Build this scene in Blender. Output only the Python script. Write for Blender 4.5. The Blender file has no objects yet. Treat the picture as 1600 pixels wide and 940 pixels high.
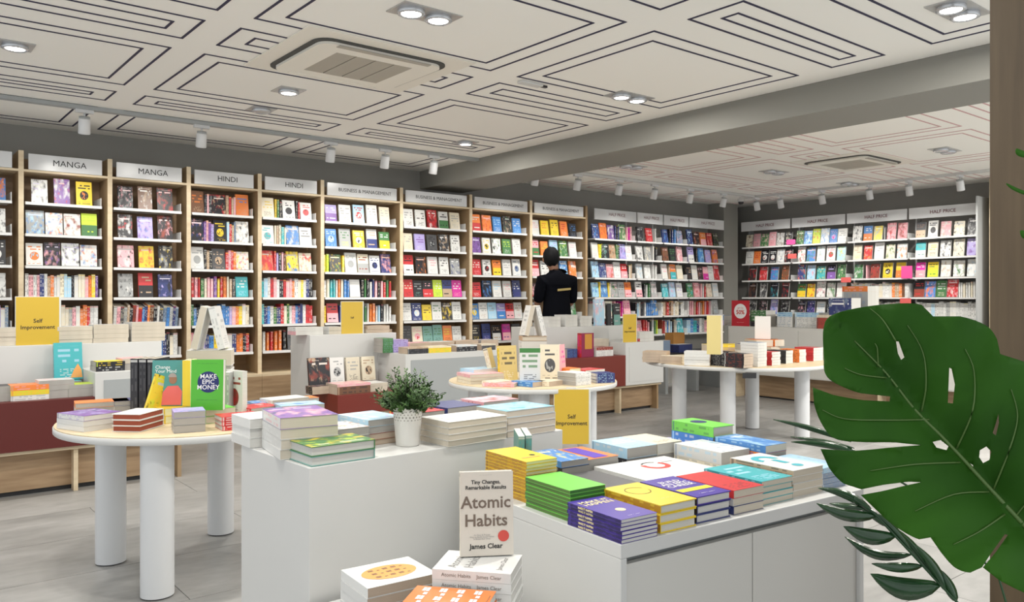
import bpy, bmesh, math, random
from mathutils import Vector, Matrix, Euler
random.seed(7)
R = math.radians
# ---------------------------------------------------------------- camera
F, CX, CY, H = 1262.0, 800.0, 464.0, 1.2
FW, RT = Vector((.628, .778, 0)), Vector((.778, -.628, 0))
scn = bpy.context.scene
cam_d = bpy.data.cameras.new('camera'); cam = bpy.data.objects.new('camera', cam_d)
scn.collection.objects.link(cam); scn.camera = cam
cam.location = (0, 0, H); cam.rotation_euler = (R(90), 0, -math.atan2(.628, .778))
cam_d.sensor_width = 36; cam_d.lens = 36 * F / 1600; cam_d.shift_y = -(470 - CY) / 1600
cam_d.clip_start = .05
# ---------------------------------------------------------------- world and exposure
w = bpy.data.worlds.new('shop_daylight'); scn.world = w; w.use_nodes = True
w.node_tree.nodes['Background'].inputs[0].default_value = (.95, .98, 1, 1)
w.node_tree.nodes['Background'].inputs[1].default_value = 0.85
scn.view_settings.view_transform = 'Standard'; scn.view_settings.look = 'None'
scn.view_settings.gamma = 1; scn.view_settings.use_curve_mapping = False
scn.view_settings.exposure = 0.42
DOWNLIGHT_W, SPOT_W = 13, 22
try:
    scn.cycles.use_denoising = True
    scn.cycles.max_bounces = 6
    scn.cycles.sample_clamp_indirect = 6
except Exception:
    pass

# ================================================================ helpers
C = scn.collection
def at(u, v, z):
    """world point seen at photograph pixel (u, v) on the level z"""
    d = (H - z) * F / (v - CY); x = (u - CX) / F * d
    p = RT * x + FW * d
    return Vector((p.x, p.y, z))
def atd(u, v, d):
    p = RT * ((u - CX) / F * d) + FW * d
    return Vector((p.x, p.y, H - (v - CY) * d / F))
def on_y(u, v, Y):
    r = (u - CX) / F; return atd(u, v, Y / (.778 - .628 * r))
def on_x(u, v, X):
    r = (u - CX) / F; return atd(u, v, X / (.628 + .778 * r))

PAL = dict(w=(.72, .72, .7), k=(.02, .02, .025), g=(.36, .37, .37), r=(.55, .035, .04), o=(.78, .22, .05),
           y=(.8, .58, .04), G=(.065, .2, .07), b=(.07, .23, .55), n=(.035, .05, .18), p=(.2, .09, .34),
           P=(.78, .4, .44), m=(.65, .03, .33), t=(.06, .42, .46), c=(.76, .69, .54), T=(.5, .36, .24),
           B=(.16, .075, .04), d=(.085, .085, .09), l=(.4, .62, .78), L=(.55, .72, .05), v=(.42, .36, .66),
           s=(.22, .29, .4), e=(.16, .34, .3), R=(.3, .06, .04), u=(.065, .035, .3), a=(.17, .56, .08))
CN = dict(w='white', k='black', g='grey', r='red', o='orange', y='yellow', G='green', b='blue', n='navy', p='purple',
          P='pink', m='magenta', t='turquoise', c='cream', T='tan', B='brown', d='charcoal', l='light blue', L='lime',
          v='lavender', s='slate blue', e='dark teal', R='rust red', u='violet', a='bright green')

# ---------------------------------------------------------------- node helpers
def mat_new(name):
    m = bpy.data.materials.new(name); m.use_nodes = True
    nt = m.node_tree; b = nt.nodes['Principled BSDF']
    return m, nt, b
def plain(name, col, rough=.5, metal=0, emit=0, spec=.5):
    m, nt, b = mat_new(name)
    b.inputs['Base Color'].default_value = (*col, 1); b.inputs['Roughness'].default_value = rough
    b.inputs['Metallic'].default_value = metal; b.inputs['Specular IOR Level'].default_value = spec
    if emit:
        b.inputs['Emission Color'].default_value = (*col, 1); b.inputs['Emission Strength'].default_value = emit
    return m
class N:
    def __init__(s, nt): s.nt = nt
    def node(s, t, **k):
        n = s.nt.nodes.new(t)
        for a, v in k.items(): setattr(n, a, v)
        return n
    def lk(s, a, b): s.nt.links.new(a, b)
    def put(s, sock, v):
        if isinstance(v, bpy.types.NodeSocket): s.lk(v, sock)
        else: sock.default_value = v
    def m(s, op, a, b=0.0, c=None):
        n = s.node('ShaderNodeMath', operation=op)
        s.put(n.inputs[0], a); s.put(n.inputs[1], b)
        if c is not None: s.put(n.inputs[2], c)
        return n.outputs[0]
    def rng(s, x, lo, hi): return s.m('MULTIPLY', s.m('GREATER_THAN', x, lo), s.m('LESS_THAN', x, hi))
    def mix(s, f, a, b):
        n = s.node('ShaderNodeMix', data_type='RGBA')
        s.put(n.inputs['Factor'], f); s.put(n.inputs['A'], a); s.put(n.inputs['B'], b)
        return n.outputs['Result']
    def attr(s, name): return s.node('ShaderNodeAttribute', attribute_type='OBJECT', attribute_name=name).outputs['Color']
    def xyz(s, x, y, z=0.0):
        n = s.node('ShaderNodeCombineXYZ'); s.put(n.inputs[0], x); s.put(n.inputs[1], y); s.put(n.inputs[2], z); return n.outputs[0]
    def noise(s, vec, scale, detail=2, w=None):
        n = s.node('ShaderNodeTexNoise', noise_dimensions='4D' if w is not None else '3D')
        s.lk(vec, n.inputs['Vector']); n.inputs['Scale'].default_value = scale; n.inputs['Detail'].default_value = detail
        if w is not None: s.put(n.inputs['W'], w)
        return n.outputs['Fac']
    def ramp(s, f, stops, interp='LINEAR'):
        n = s.node('ShaderNodeValToRGB'); s.lk(f, n.inputs[0]); cr = n.color_ramp; cr.interpolation = interp
        while len(cr.elements) < len(stops): cr.elements.new(.5)
        for e, (p, c) in zip(cr.elements, stops): e.position = p; e.color = (*c, 1)
        return n.outputs[0]
def print_lines(n, u, v, rows, cols, seed, dens=.35):
    """blocks of illegible small print"""
    fr = n.m('FRACT', n.m('MULTIPLY', v, rows))
    wn = n.node('ShaderNodeTexWhiteNoise', noise_dimensions='3D')
    n.lk(n.xyz(n.m('FLOOR', n.m('MULTIPLY', u, cols)), n.m('FLOOR', n.m('MULTIPLY', v, rows)), seed), wn.inputs[0])
    return n.m('MULTIPLY', n.rng(fr, .28, .75), n.m('GREATER_THAN', wn.outputs['Value'], dens))
def cover_material(style, joined=False):
    m, nt, b = mat_new('book_cover_print_%s%s' % (['plain', 'title', 'artwork', 'split', 'emblem', 'spine'][style], '_joined' if joined else ''))
    n = N(nt); b.inputs['Roughness'].default_value = .38
    if joined: n.attr = lambda name: n.node('ShaderNodeAttribute', attribute_type='GEOMETRY', attribute_name=name).outputs['Color']
    c1, c2, c3 = n.attr('c1'), n.attr('c2'), n.attr('c3')
    if style == 0:
        n.lk(c1, b.inputs['Base Color']); return m
    uv = n.node('ShaderNodeUVMap').outputs[0]
    sp = n.node('ShaderNodeSeparateXYZ'); n.lk(uv, sp.inputs[0]); u, v = sp.outputs[0], sp.outputs[1]
    rnd = n.m('MULTIPLY', n.node('ShaderNodeAttribute', attribute_type='GEOMETRY' if joined else 'OBJECT', attribute_name='seed').outputs['Fac'], 90.0)
    inu = n.rng(u, .12, .88)
    if style == 5:
        l = n.m('MULTIPLY', print_lines(n, u, v, 2.0, 18, rnd, .4), n.m('MAXIMUM', n.rng(u, .1, .55), n.rng(u, .66, .9)))
        c1 = n.attr('c4')
        col = n.mix(n.m('MULTIPLY', l, .55), c1, c2)
        col = n.mix(n.m('MULTIPLY', n.rng(u, .02, .06), .6), col, c3)
    elif style == 1:
        l = n.m('MULTIPLY', n.m('MULTIPLY', print_lines(n, u, v, 7.0, 7, rnd), inu), n.rng(v, .46, .9))
        l2 = n.m('MULTIPLY', n.m('MULTIPLY', print_lines(n, u, v, 20.0, 16, rnd, .45), n.rng(u, .2, .8)), n.rng(v, .07, .3))
        col = n.mix(n.m('MULTIPLY', l, .8), c1, c2); col = n.mix(n.m('MULTIPLY', l2, .7), col, c3)
    elif style == 2:
        f = n.noise(uv, 3.4, 5, rnd)
        col = n.mix(n.m('SMOOTH_MIN', n.m('MAXIMUM', n.m('MULTIPLY', n.m('SUBTRACT', f, .5), 6.0), 0.0), 1.0, .1), c1, c2)
        f2 = n.noise(uv, 5.5, 4, n.m('ADD', rnd, 31.0))
        col = n.mix(n.m('SMOOTH_MIN', n.m('MAXIMUM', n.m('MULTIPLY', n.m('SUBTRACT', f2, .55), 7.0), 0.0), 1.0, .1), col, c3)
        l = n.m('MULTIPLY', n.m('MULTIPLY', print_lines(n, u, v, 8.0, 6, rnd, .25), inu), n.rng(v, .74, .92))
        col = n.mix(l, col, n.mix(.5, c3, (1, 1, 1, 1)))
    elif style == 3:
        col = n.mix(n.m('GREATER_THAN', v, .48), c2, c1)
        l = n.m('MULTIPLY', n.m('MULTIPLY', print_lines(n, u, v, 8.0, 8, rnd), inu), n.m('MAXIMUM', n.rng(v, .6, .88), n.rng(v, .1, .25)))
        col = n.mix(l, col, c3)
    else:
        du = n.m('MULTIPLY', n.m('SUBTRACT', u, .5), .7); dv = n.m('SUBTRACT', v, .42)
        d = n.m('SQRT', n.m('ADD', n.m('MULTIPLY', du, du), n.m('MULTIPLY', dv, dv)))
        col = n.mix(n.m('LESS_THAN', d, .19), c1, c2)
        col = n.mix(n.m('MULTIPLY', n.m('LESS_THAN', d, .16), n.m('GREATER_THAN', n.noise(uv, 7, 1, rnd), .55)), col, c3)
        l = n.m('MULTIPLY', n.m('MULTIPLY', print_lines(n, u, v, 9.0, 8, rnd), inu), n.m('MAXIMUM', n.rng(v, .7, .92), n.rng(v, .06, .15)))
        col = n.mix(l, col, c2)
    n.lk(col, b.inputs['Base Color'])
    return m
COVER = [cover_material(i) for i in range(6)]
def pages_material(name, col):
    m, nt, b = mat_new(name); n = N(nt)
    uv = n.node('ShaderNodeUVMap').outputs[0]
    mp = n.node('ShaderNodeMapping'); n.lk(uv, mp.inputs[0]); mp.inputs['Scale'].default_value = (.6, 60, 1)
    f = n.noise(mp.outputs[0], 3, 2)
    n.lk(n.ramp(f, [(.3, tuple(c * .8 for c in col)), (.7, col)]), b.inputs['Base Color'])
    b.inputs['Roughness'].default_value = .9
    return m
PAL_EXTRA = dict(A=(.5, .26, .02), O=(.08, .17, .03), K=(.02, .01, .1), E=(.05, .3, .33)); PAL.update(PAL_EXTRA); CN.update(A='amber', O='olive', K='indigo', E='teal')
PAGE = dict(R=pages_material('book_block_rust', (.33, .075, .04)), w=pages_material('book_pages_white', (.66, .65, .61)), c=pages_material('book_pages_cream', (.62, .56, .46)),
            g=pages_material('book_pages_grey', (.42, .4, .37)), y=pages_material('book_pages_yellow', (.8, .74, .45)),
            G=pages_material('book_edge_green', (.06, .2, .04)), d=pages_material('book_pages_brown', (.55, .44, .34)))
def wood(name, a, bcol, scale=(1, 1, 14)):
    m, nt, b = mat_new(name); n = N(nt)
    tc = n.node('ShaderNodeTexCoord').outputs['Object']
    mp = n.node('ShaderNodeMapping'); n.lk(tc, mp.inputs[0]); mp.inputs['Scale'].default_value = scale
    f = n.noise(mp.outputs[0], 3, 5)
    n.lk(n.ramp(f, [(.3, a), (.7, bcol)]), b.inputs['Base Color']); b.inputs['Roughness'].default_value = .5
    return m
M = dict(
    white=plain('white_laminate', (.62, .62, .605), .42), white_metal=plain('white_powder_coat', (.66, .67, .68), .35),
    shelf=plain('white_steel_shelf', (.76, .76, .75), .3), greyshelf=plain('grey_steel_upright', (.42, .43, .43), .4),
    panel=plain('grey_white_door_panel', (.62, .61, .575), .45), cpanel=plain('pale_grey_laminate', (.36, .38, .385), .45),
    red=plain('dark_red_laminate', (.1, .011, .008), .45), redd=plain('brick_red_laminate', (.17, .02, .011), .45),
    wallgrey=None, ceil=plain('ceiling_white_paint', (.9, .89, .845), .7),
    beam=plain('beam_grey_paint', (.25, .246, .222), .7), navy=plain('navy_inlay', (.012, .012, .05), .6),
    rose=plain('faded_red_inlay', (.58, .36, .36), .6), sign=plain('white_acrylic_sign', (.66, .67, .68), .2),
    ink=plain('black_ink', (.015, .015, .015), .6), brownink=plain('taupe_ink', (.17, .125, .095), .6), rink=plain('dark_red_ink', (.12, .012, .02), .6),
    whiteink=plain('white_ink', (.85, .85, .85), .5), creamink=plain('cream_ink', (.85, .74, .42), .5), yellowink=plain('yellow_ink', (.8, .68, .03), .5),
    redink=plain('red_ink', (.6, .05, .04), .5), navyink=plain('navy_ink', (.012, .02, .12), .5), greyink=plain('grey_ink', (.32, .31, .3), .6),
    tealink=plain('teal_ink', (.05, .38, .46), .5), orangeink=plain('pale_orange_ink', (.8, .36, .1), .5), blueink=plain('blue_ink', (.1, .3, .62), .5),
    violetink=plain('violet_ink', (.09, .03, .4), .5), greenink=plain('green_ink', (.05, .2, .05), .5),
    yellow=plain('yellow_acrylic', (.62, .42, .045), .3), edge=plain('clear_acrylic_edge', (.7, .72, .7), .15),
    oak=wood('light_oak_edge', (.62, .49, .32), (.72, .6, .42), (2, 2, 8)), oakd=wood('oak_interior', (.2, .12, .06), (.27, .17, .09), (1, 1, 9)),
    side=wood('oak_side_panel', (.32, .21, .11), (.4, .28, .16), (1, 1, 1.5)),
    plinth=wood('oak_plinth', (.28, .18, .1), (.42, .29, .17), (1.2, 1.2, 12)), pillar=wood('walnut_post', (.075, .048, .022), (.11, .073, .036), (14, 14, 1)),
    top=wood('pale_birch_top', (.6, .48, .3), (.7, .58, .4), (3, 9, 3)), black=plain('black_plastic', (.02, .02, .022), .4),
    steel=plain('brushed_steel', (.5, .5, .5), .35, .7), lamp=plain('lit_lamp_lens', (1, .98, .93), .3, 0, 9), reflector=plain('lamp_reflector', (.55, .57, .6), .2, .5),
    acwhite=plain('ac_cream_plastic', (.82, .79, .71), .45), acgrille=plain('ac_grille_beige', (.42, .39, .33), .6), acdark=plain('ac_slot_dark', (.07, .07, .065), .7),
    sticker=plain('red_sticker', (.62, .07, .05), .4), pink=plain('pink_card', (.75, .08, .3), .5), coral=plain('coral_card', (.7, .13, .12), .5),
    soil=plain('dark_soil', (.02, .015, .01), .9), pot=plain('white_tin', (.78, .76, .72), .4))
m, nt, b = mat_new('grey_wall_paint'); n_ = N(nt)
f_ = n_.noise(n_.node('ShaderNodeTexCoord').outputs['Object'], 1.2, 4)
n_.lk(n_.ramp(f_, [(.3, (.25, .246, .23)), (.7, (.28, .275, .257))]), b.inputs['Base Color']); b.inputs['Roughness'].default_value = .8
M['wallgrey'] = m
m, nt, b = mat_new('grey_stone_tile'); n_ = N(nt)
tc_ = n_.node('ShaderNodeTexCoord').outputs['Object']; oi_ = n_.node('ShaderNodeObjectInfo').outputs['Random']
mp_ = n_.node('ShaderNodeMapping'); n_.lk(tc_, mp_.inputs[0]); mp_.inputs['Scale'].default_value = (.7, 1.6, 1)
f_ = n_.noise(mp_.outputs[0], 2.2, 8, n_.m('MULTIPLY', oi_, 40.0))
f2_ = n_.noise(mp_.outputs[0], 14, 5, n_.m('MULTIPLY', oi_, 20.0))
ff_ = n_.m('ADD', n_.m('MULTIPLY', f_, .7), n_.m('ADD', n_.m('MULTIPLY', f2_, .3), n_.m('MULTIPLY', oi_, .07)))
n_.lk(n_.ramp(ff_, [(.3, (.21, .21, .205)), (.52, (.32, .316, .305)), (.75, (.45, .442, .43))]), b.inputs['Base Color']); b.inputs['Roughness'].default_value = .42
M['tile'] = m
M['joint'] = plain('tile_joint', (.2, .2, .19), .9)
def leafmat(name, a, bb, rough=.35, sc=4, spec=.5):
    m, nt, b = mat_new(name); n = N(nt)
    f = n.noise(n.node('ShaderNodeTexCoord').outputs['Object'], sc, 4)
    n.lk(n.ramp(f, [(.3, a), (.7, bb)]), b.inputs['Base Color']); b.inputs['Roughness'].default_value = rough; b.inputs['Specular IOR Level'].default_value = spec
    return m
M['monstera'] = leafmat('monstera_green', (.012, .052, .004), (.026, .1, .006), .55, 5, .12)
M['monstera2'] = leafmat('monstera_lighter_green', (.02, .08, .008), (.035, .125, .01), .55, 5, .12)
M['vein'] = plain('leaf_vein_pale', (.075, .14, .03), .5)
M['palm'] = leafmat('glossy_dark_leaf', (.01, .042, .014), (.026, .09, .026), .2, 9)
M['shrub'] = leafmat('shrub_green', (.02, .06, .012), (.1, .2, .05), .5, 30)
M['skin'] = plain('skin_brown', (.3, .15, .09), .55); M['hair'] = plain('black_hair', (.006, .006, .007), .7, spec=.15)
M['shirt'] = plain('black_cotton', (.003, .0035, .006), .95, spec=.1); M['trouser'] = plain('dark_denim', (.01, .01, .014), .8)

# ---------------------------------------------------------------- mesh helpers
class MB:
    """collects simple solids; build() links them as one mesh object"""
    def __init__(s): s.v, s.f, s.mi, s.sm = [], [], [], []
    def add(s, vs, fs, mi=0, smooth=False):
        o = len(s.v); s.v += [tuple(p) for p in vs]
        for f in fs: s.f.append([i + o for i in f]); s.mi.append(mi); s.sm.append(smooth)
    def box(s, x0, x1, y0, y1, z0, z1, mi=0):
        s.add([(x0, y0, z0), (x1, y0, z0), (x1, y1, z0), (x0, y1, z0), (x0, y0, z1), (x1, y0, z1), (x1, y1, z1), (x0, y1, z1)],
              [(0, 3, 2, 1), (4, 5, 6, 7), (0, 1, 5, 4), (1, 2, 6, 5), (2, 3, 7, 6), (3, 0, 4, 7)], mi); return s
    def lathe(s, prof, seg=32, cx=0, cy=0, mi=0, caps=True, smooth=True):
        vs = [(cx + r * math.cos(2 * math.pi * k / seg), cy + r * math.sin(2 * math.pi * k / seg), z) for r, z in prof for k in range(seg)]
        fs = [(i * seg + k, i * seg + (k + 1) % seg, (i + 1) * seg + (k + 1) % seg, (i + 1) * seg + k) for i in range(len(prof) - 1) for k in range(seg)]
        s.add(vs, fs, mi, smooth)
        if caps:
            s.add(vs[:seg], [tuple(range(seg - 1, -1, -1))], mi); s.add(vs[-seg:], [tuple(range(seg))], mi)
        return s
    def tube(s, pts, rad, seg=6, mi=0):
        pts = [Vector(p) for p in pts]; rad = rad if isinstance(rad, (list, tuple)) else [rad] * len(pts)
        vs = []
        for i, p in enumerate(pts):
            d = (pts[min(i + 1, len(pts) - 1)] - pts[max(i - 1, 0)]).normalized()
            x = d.orthogonal().normalized() if abs(d.z) > .95 else d.cross(Vector((0, 0, 1))).normalized()
            y = d.cross(x)
            vs += [p + (x * math.cos(2 * math.pi * k / seg) + y * math.sin(2 * math.pi * k / seg)) * rad[i] for k in range(seg)]
        fs = [(i * seg + k, i * seg + (k + 1) % seg, (i + 1) * seg + (k + 1) % seg, (i + 1) * seg + k) for i in range(len(pts) - 1) for k in range(seg)]
        fs += [tuple(range(seg - 1, -1, -1)), tuple(range((len(pts) - 1) * seg, len(pts) * seg))]
        s.add(vs, fs, mi, True); return s
    def mesh(s, name, *mats):
        me = bpy.data.meshes.new(name); me.from_pydata(s.v, [], s.f)
        for mt in mats: me.materials.append(mt)
        me.polygons.foreach_set('material_index', s.mi); me.polygons.foreach_set('use_smooth', s.sm); me.update()
        return me
    def build(s, name, mats, parent=None, loc=(0, 0, 0), bevel=0):
        mats = mats if isinstance(mats, (list, tuple)) else [mats]
        o = obj(name, s.mesh(name, *mats), parent, loc)
        if bevel:
            md = o.modifiers.new('bevel', 'BEVEL'); md.width = bevel; md.segments = 2; md.limit_method = 'ANGLE'
        return o
def obj(name, me, parent=None, loc=(0, 0, 0), rot=None):
    o = bpy.data.objects.new(name, me); C.objects.link(o)
    if parent: o.parent = parent
    o.location = loc
    if rot: o.rotation_euler = rot
    return o
def tag(o, label, cat, group=None):
    o['label'] = label; o['category'] = cat
    if group: o['group'] = group
    return o
def thing(name, label, cat, loc=(0, 0, 0), rotz=0, group=None):
    o = bpy.data.objects.new(name, None); C.objects.link(o); o.empty_display_size = .05
    o.location = loc; o.rotation_euler = (0, 0, rotz)
    return tag(o, label, cat, group)
def struct(o): o['kind'] = 'structure'; return o
_txt = {}
def text_mesh(s, size, align='CENTER', bold=0):
    k = (s, round(size, 4), align, bold)
    if k in _txt: return _txt[k]
    cu = bpy.data.curves.new('t', 'FONT'); cu.body = s; cu.size = size; cu.align_x = align; cu.align_y = 'CENTER'; cu.resolution_u = 2; cu.offset = bold
    cu.space_line = .85
    o = bpy.data.objects.new('t', cu); C.objects.link(o)
    dg = bpy.context.evaluated_depsgraph_get(); dg.update()
    me = bpy.data.meshes.new_from_object(o.evaluated_get(dg)); bpy.data.objects.remove(o); bpy.data.curves.remove(cu)
    _txt[k] = me; return me
def text(name, s, size, mat, parent, loc, rot=(R(90), 0, 0), align='CENTER', bold=0, sx=1):
    me = text_mesh(s, size, align, bold).copy(); me.materials.clear(); me.materials.append(mat)
    o = obj(name, me, parent, loc, rot); o.scale = (sx, 1, 1); return o
def disc(name, r, mat, parent, loc, rot=(0, 0, 0), sx=1, seg=28, hole=0, a0=0, a1=2 * math.pi):
    mb = MB(); n = seg
    if hole or a1 - a0 < 6.2:
        vs = [(q * math.cos(a0 + (a1 - a0) * k / n) * sx, q * math.sin(a0 + (a1 - a0) * k / n), 0) for q in (hole, r) for k in range(n + 1)]
        mb.add(vs, [(k, k + n + 1, k + n + 2, k + 1) for k in range(n)])
    else:
        mb.add([(r * math.cos(2 * math.pi * k / n) * sx, r * math.sin(2 * math.pi * k / n), 0) for k in range(n)], [tuple(range(n))])
    return obj(name, mb.mesh(name, mat), parent, loc, rot)
def rect(name, x0, x1, y0, y1, mat, parent, z):
    """flat printed patch lying on a cover"""
    return obj(name, MB_quad(x0, x1, y0, y1).mesh(name, mat), parent, (0, 0, z))
def MB_quad(x0, x1, y0, y1):
    mb = MB(); mb.add([(x0, y0, 0), (x1, y0, 0), (x1, y1, 0), (x0, y1, 0)], [(0, 1, 2, 3)]); return mb

# ---------------------------------------------------------------- books
_bk = {}
def book_meshes(w, h, t, lie, hard):
    k = (round(w, 3), round(h, 3), round(t, 4), lie, hard)
    if k in _bk: return _bk[k]
    w, h, t = k[:3]; bd = .0024 if hard else .0008; ins = .0035 if hard else .0012
    bd = min(bd, t * .2)
    pt = (lambda x, q, r: (x, q - h / 2, r)) if lie else (lambda x, q, r: (x, t / 2 - r, q))
    def solid(x0, x1, q0, q1, r0, r1):
        vs = [pt(x, q, r) for r in (r0, r1) for q in (q0, q1) for x in (x0, x1)]
        return vs, [(0, 2, 3, 1), (4, 5, 7, 6), (0, 1, 5, 4), (1, 3, 7, 5), (3, 2, 6, 7), (2, 0, 4, 6)]
    def make(solids, name, mats):
        mb = MB(); uvs = []
        for (dims, mis, kinds) in solids:
            vs, fs = solid(*dims); o = len(mb.v); mb.v += vs
            x0, x1, q0, q1, r0, r1 = dims; cs = [(x, q, r) for r in (r0, r1) for q in (q0, q1) for x in (x0, x1)]
            for fi, f in enumerate(fs):
                mb.f.append([i + o for i in f]); mb.mi.append(mis[fi]); mb.sm.append(False)
                for i in f:
                    x, q, r = cs[i]
                    if kinds == 'p': uvs.append(((x + q) / .2, r / .05))
                    elif fi == 5: uvs.append((1 - q / h, (r) / t))
                    else: uvs.append(((x + w / 2) / w, q / h))
        me = mb.mesh(name, *mats); ul = me.uv_layers.new(name='UVMap')
        ul.data.foreach_set('uv', [c for p in uvs for c in p]); return me
    cov = make([((-w / 2, w / 2, 0, h, 0, bd), [1] * 6, 'c'), ((-w / 2, w / 2, 0, h, t - bd, t), [1, 0, 1, 1, 1, 1], 'c'),
                ((-w / 2, -w / 2 + bd, 0, h, bd, t - bd), [1, 1, 1, 1, 1, 2], 'c')], 'cover', [COVER[1], COVER[0], COVER[5]])
    pag = make([((-w / 2 + bd, w / 2 - ins, ins, h - ins, bd, t - bd), [0] * 6, 'p')], 'page_block', [PAGE['w']])
    # one-piece version: cover and pages in one mesh for books too small to show their parts
    one = make([((-w / 2, w / 2, 0, h, 0, t), [1, 0, 3, 3, 3, 2], 'c')], 'book', [COVER[1], COVER[0], COVER[5], PAGE['w']])
    _bk[k] = (cov, pag, one); return _bk[k]
def setmat(o, i, m):
    s = o.material_slots[i]; s.link = 'OBJECT'; s.material = m
def colours(o, cs):
    sp_ = cs[3] if len(cs) > 3 else cs[0]; cs = (cs[:3] + cs[-1] * 3)[:3] + sp_
    o['seed'] = random.random(); js = []
    for i, c in enumerate(cs):
        col = PAL[c]
        j = .92 + .16 * random.random() if i < 3 else js[0] if c == cs[0] else 1; js.append(j)
        o['c%d' % (i + 1)] = [min(1, x * j) for x in col] + [1.0]
def book(label, w, h, t, cs, style, loc, rot, lie=True, hard=False, page='c', group=None, parts=True, name='book', cat='book'):
    cov, pag, one = book_meshes(w, h, t, lie, hard)
    if parts:
        r = thing(name, label, cat, loc, 0, group); r.rotation_euler = rot
        c = obj('cover', cov, r); p = obj('page_block', pag, r)
        setmat(p, 0, PAGE[page])
    else:
        r = c = obj(name, one, None, loc, rot); tag(r, label, cat, group)
        setmat(c, 3, PAGE[page])
    colours(c, cs); setmat(c, 0, COVER[style])
    return r
ORD = ['top', 'second from top', 'third from top', 'fourth from top', 'fifth from top', 'sixth from top', 'seventh from top', 'eighth from top',
       'ninth from top', 'tenth from top', 'eleventh from top', 'twelfth from top', '13th from top', '14th from top']
def stack(where, N0, rot, a, b, z, specs, group=None, spine='L', parts=True):
    """flat books piled from level z; N0 = nearest ground corner (x, y), a runs along rot, b at right angles.
    specs, bottom to top: (colours, style, thickness, page, hard, noun).  spine faces L(eft) or F(ront)"""
    d1 = Vector((math.cos(rot), math.sin(rot))); d2 = Vector((-d1.y, d1.x))
    res = []; n = len(specs)
    for i, (cs, st, t, pg, hd, noun) in enumerate(specs):
        j = (random.random() - .5) * .004; k = (random.random() - .5) * .004; jr = (random.random() - .5) * .02
        c = Vector(N0[:2]) + d1 * (a / 2 + j) + d2 * (b / 2 + k)
        if spine == 'L': w_, h_, rz = a, b, rot
        elif spine == 'F': w_, h_, rz = b, a, rot + R(90)
        elif spine == 'R': w_, h_, rz = a, b, rot + R(180)
        else: w_, h_, rz = b, a, rot - R(90)
        lab = '%s, %s of %s' % (noun, ORD[n - 1 - i] if n > 1 else 'lying', where) if n > 1 else '%s %s' % (noun, where)
        res.append(book(lab, w_, h_, t, cs, st, (c.x, c.y, z + .0004), (0, 0, rz + jr), True, hd, pg, group or ('books of ' + where), parts))
        z += t + .0006
    return res
def same(n, cs, st, t, pg='c', hd=False, noun=None):
    return [(cs, st, t, pg, hd, noun or CN[cs[0]] + ' book')] * n
def standing(label, p, rz, w, h, t, cs, style=1, lean=0, page='c', hard=False, group=None, parts=True, roll=0):
    r = book(label, w, h, t, cs, style, p, (lean, roll, rz), False, hard, page, group, parts)
    return r
def face_z(t): return -t / 2 - .0006

# ================================================================ large structure
HC = 2.62
fl = MB().box(-1.8, 11.2, -.6, 8.0, -.06, -.012).build('floor', M['joint']); struct(fl)
tile_me = MB().box(.0015, 1.1985, .0015, .5985, -.012, 0).mesh('tile', M['tile'])
for i in range(11):
    for j in range(15):
        x = -1.98 + i * 1.2 + (.6 if j % 2 else 0); y = -.9 + j * .6
        if x < -1.9 or x > 10.2 or y < -.7 or y > 7.45: continue
        p = Vector((x + .6, y + .3)); 
        if p.x * .628 + p.y * .778 < .6: continue
        obj('tile', tile_me, fl, (x, y, 0))
ce = MB().box(-1.8, 10.85, .2, 7.75, HC, HC + .08).build('ceiling', M['ceil']); struct(ce)
wl = MB().box(-1.8, 11.0, 7.75, 7.9, 0, HC + .08).build('wall_left', M['wallgrey']); struct(wl)
wb = MB().box(10.85, 11.0, -.6, 7.75, 0, HC + .08).build('wall_back', M['wallgrey']); struct(wb)
bm = MB().box(4.92, 5.5, .2, 7.75, 2.42, HC).build('trim_1', M['beam'], bevel=.004); struct(bm)
pl = MB().box(10.12, 10.47, 7.46, 7.75, 0, HC).build('trim_2', M['beam']); struct(pl)
bb = MB().box(10.83, 10.85, 3.2, 3.99, 0, .1).build('baseboard_back', M['white']); struct(bb)

# ceiling inlay: frames of thin strips, one child of the ceiling per frame
def frame(x0, x1, y0, y1, mat, wd=.014):
    mb = MB(); z0, z1 = HC - .003, HC + .001
    mb.box(x0, x1, y0, y0 + wd, z0, z1); mb.box(x0, x1, y1 - wd, y1, z0, z1)
    mb.box(x0, x0 + wd, y0 + wd, y1 - wd, z0, z1); mb.box(x1 - wd, x1, y0 + wd, y1 - wd, z0, z1)
    mb.build('inlay_frame', mat, ce)
ROWS = [(.92, 2.05), (2.31, 2.65), (2.87, 4.03), (4.21, 4.59), (4.79, 5.84), (6.05, 6.38), (6.63, 7.52)]
for cols, mt in (([(-1.7, -.27), (-.08, 1.38), (1.56, 3.08), (3.29, 4.68)], M['navy']), ([(5.68, 7.12), (7.3, 8.76), (8.94, 10.4)], M['rose'])):
    for x0, x1 in cols:
        for y0, y1 in ROWS:
            frame(x0, x1, y0, y1, mt); frame(x0 + .12, x1 - .12, y0 + .115, y1 - .115, mt)

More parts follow.
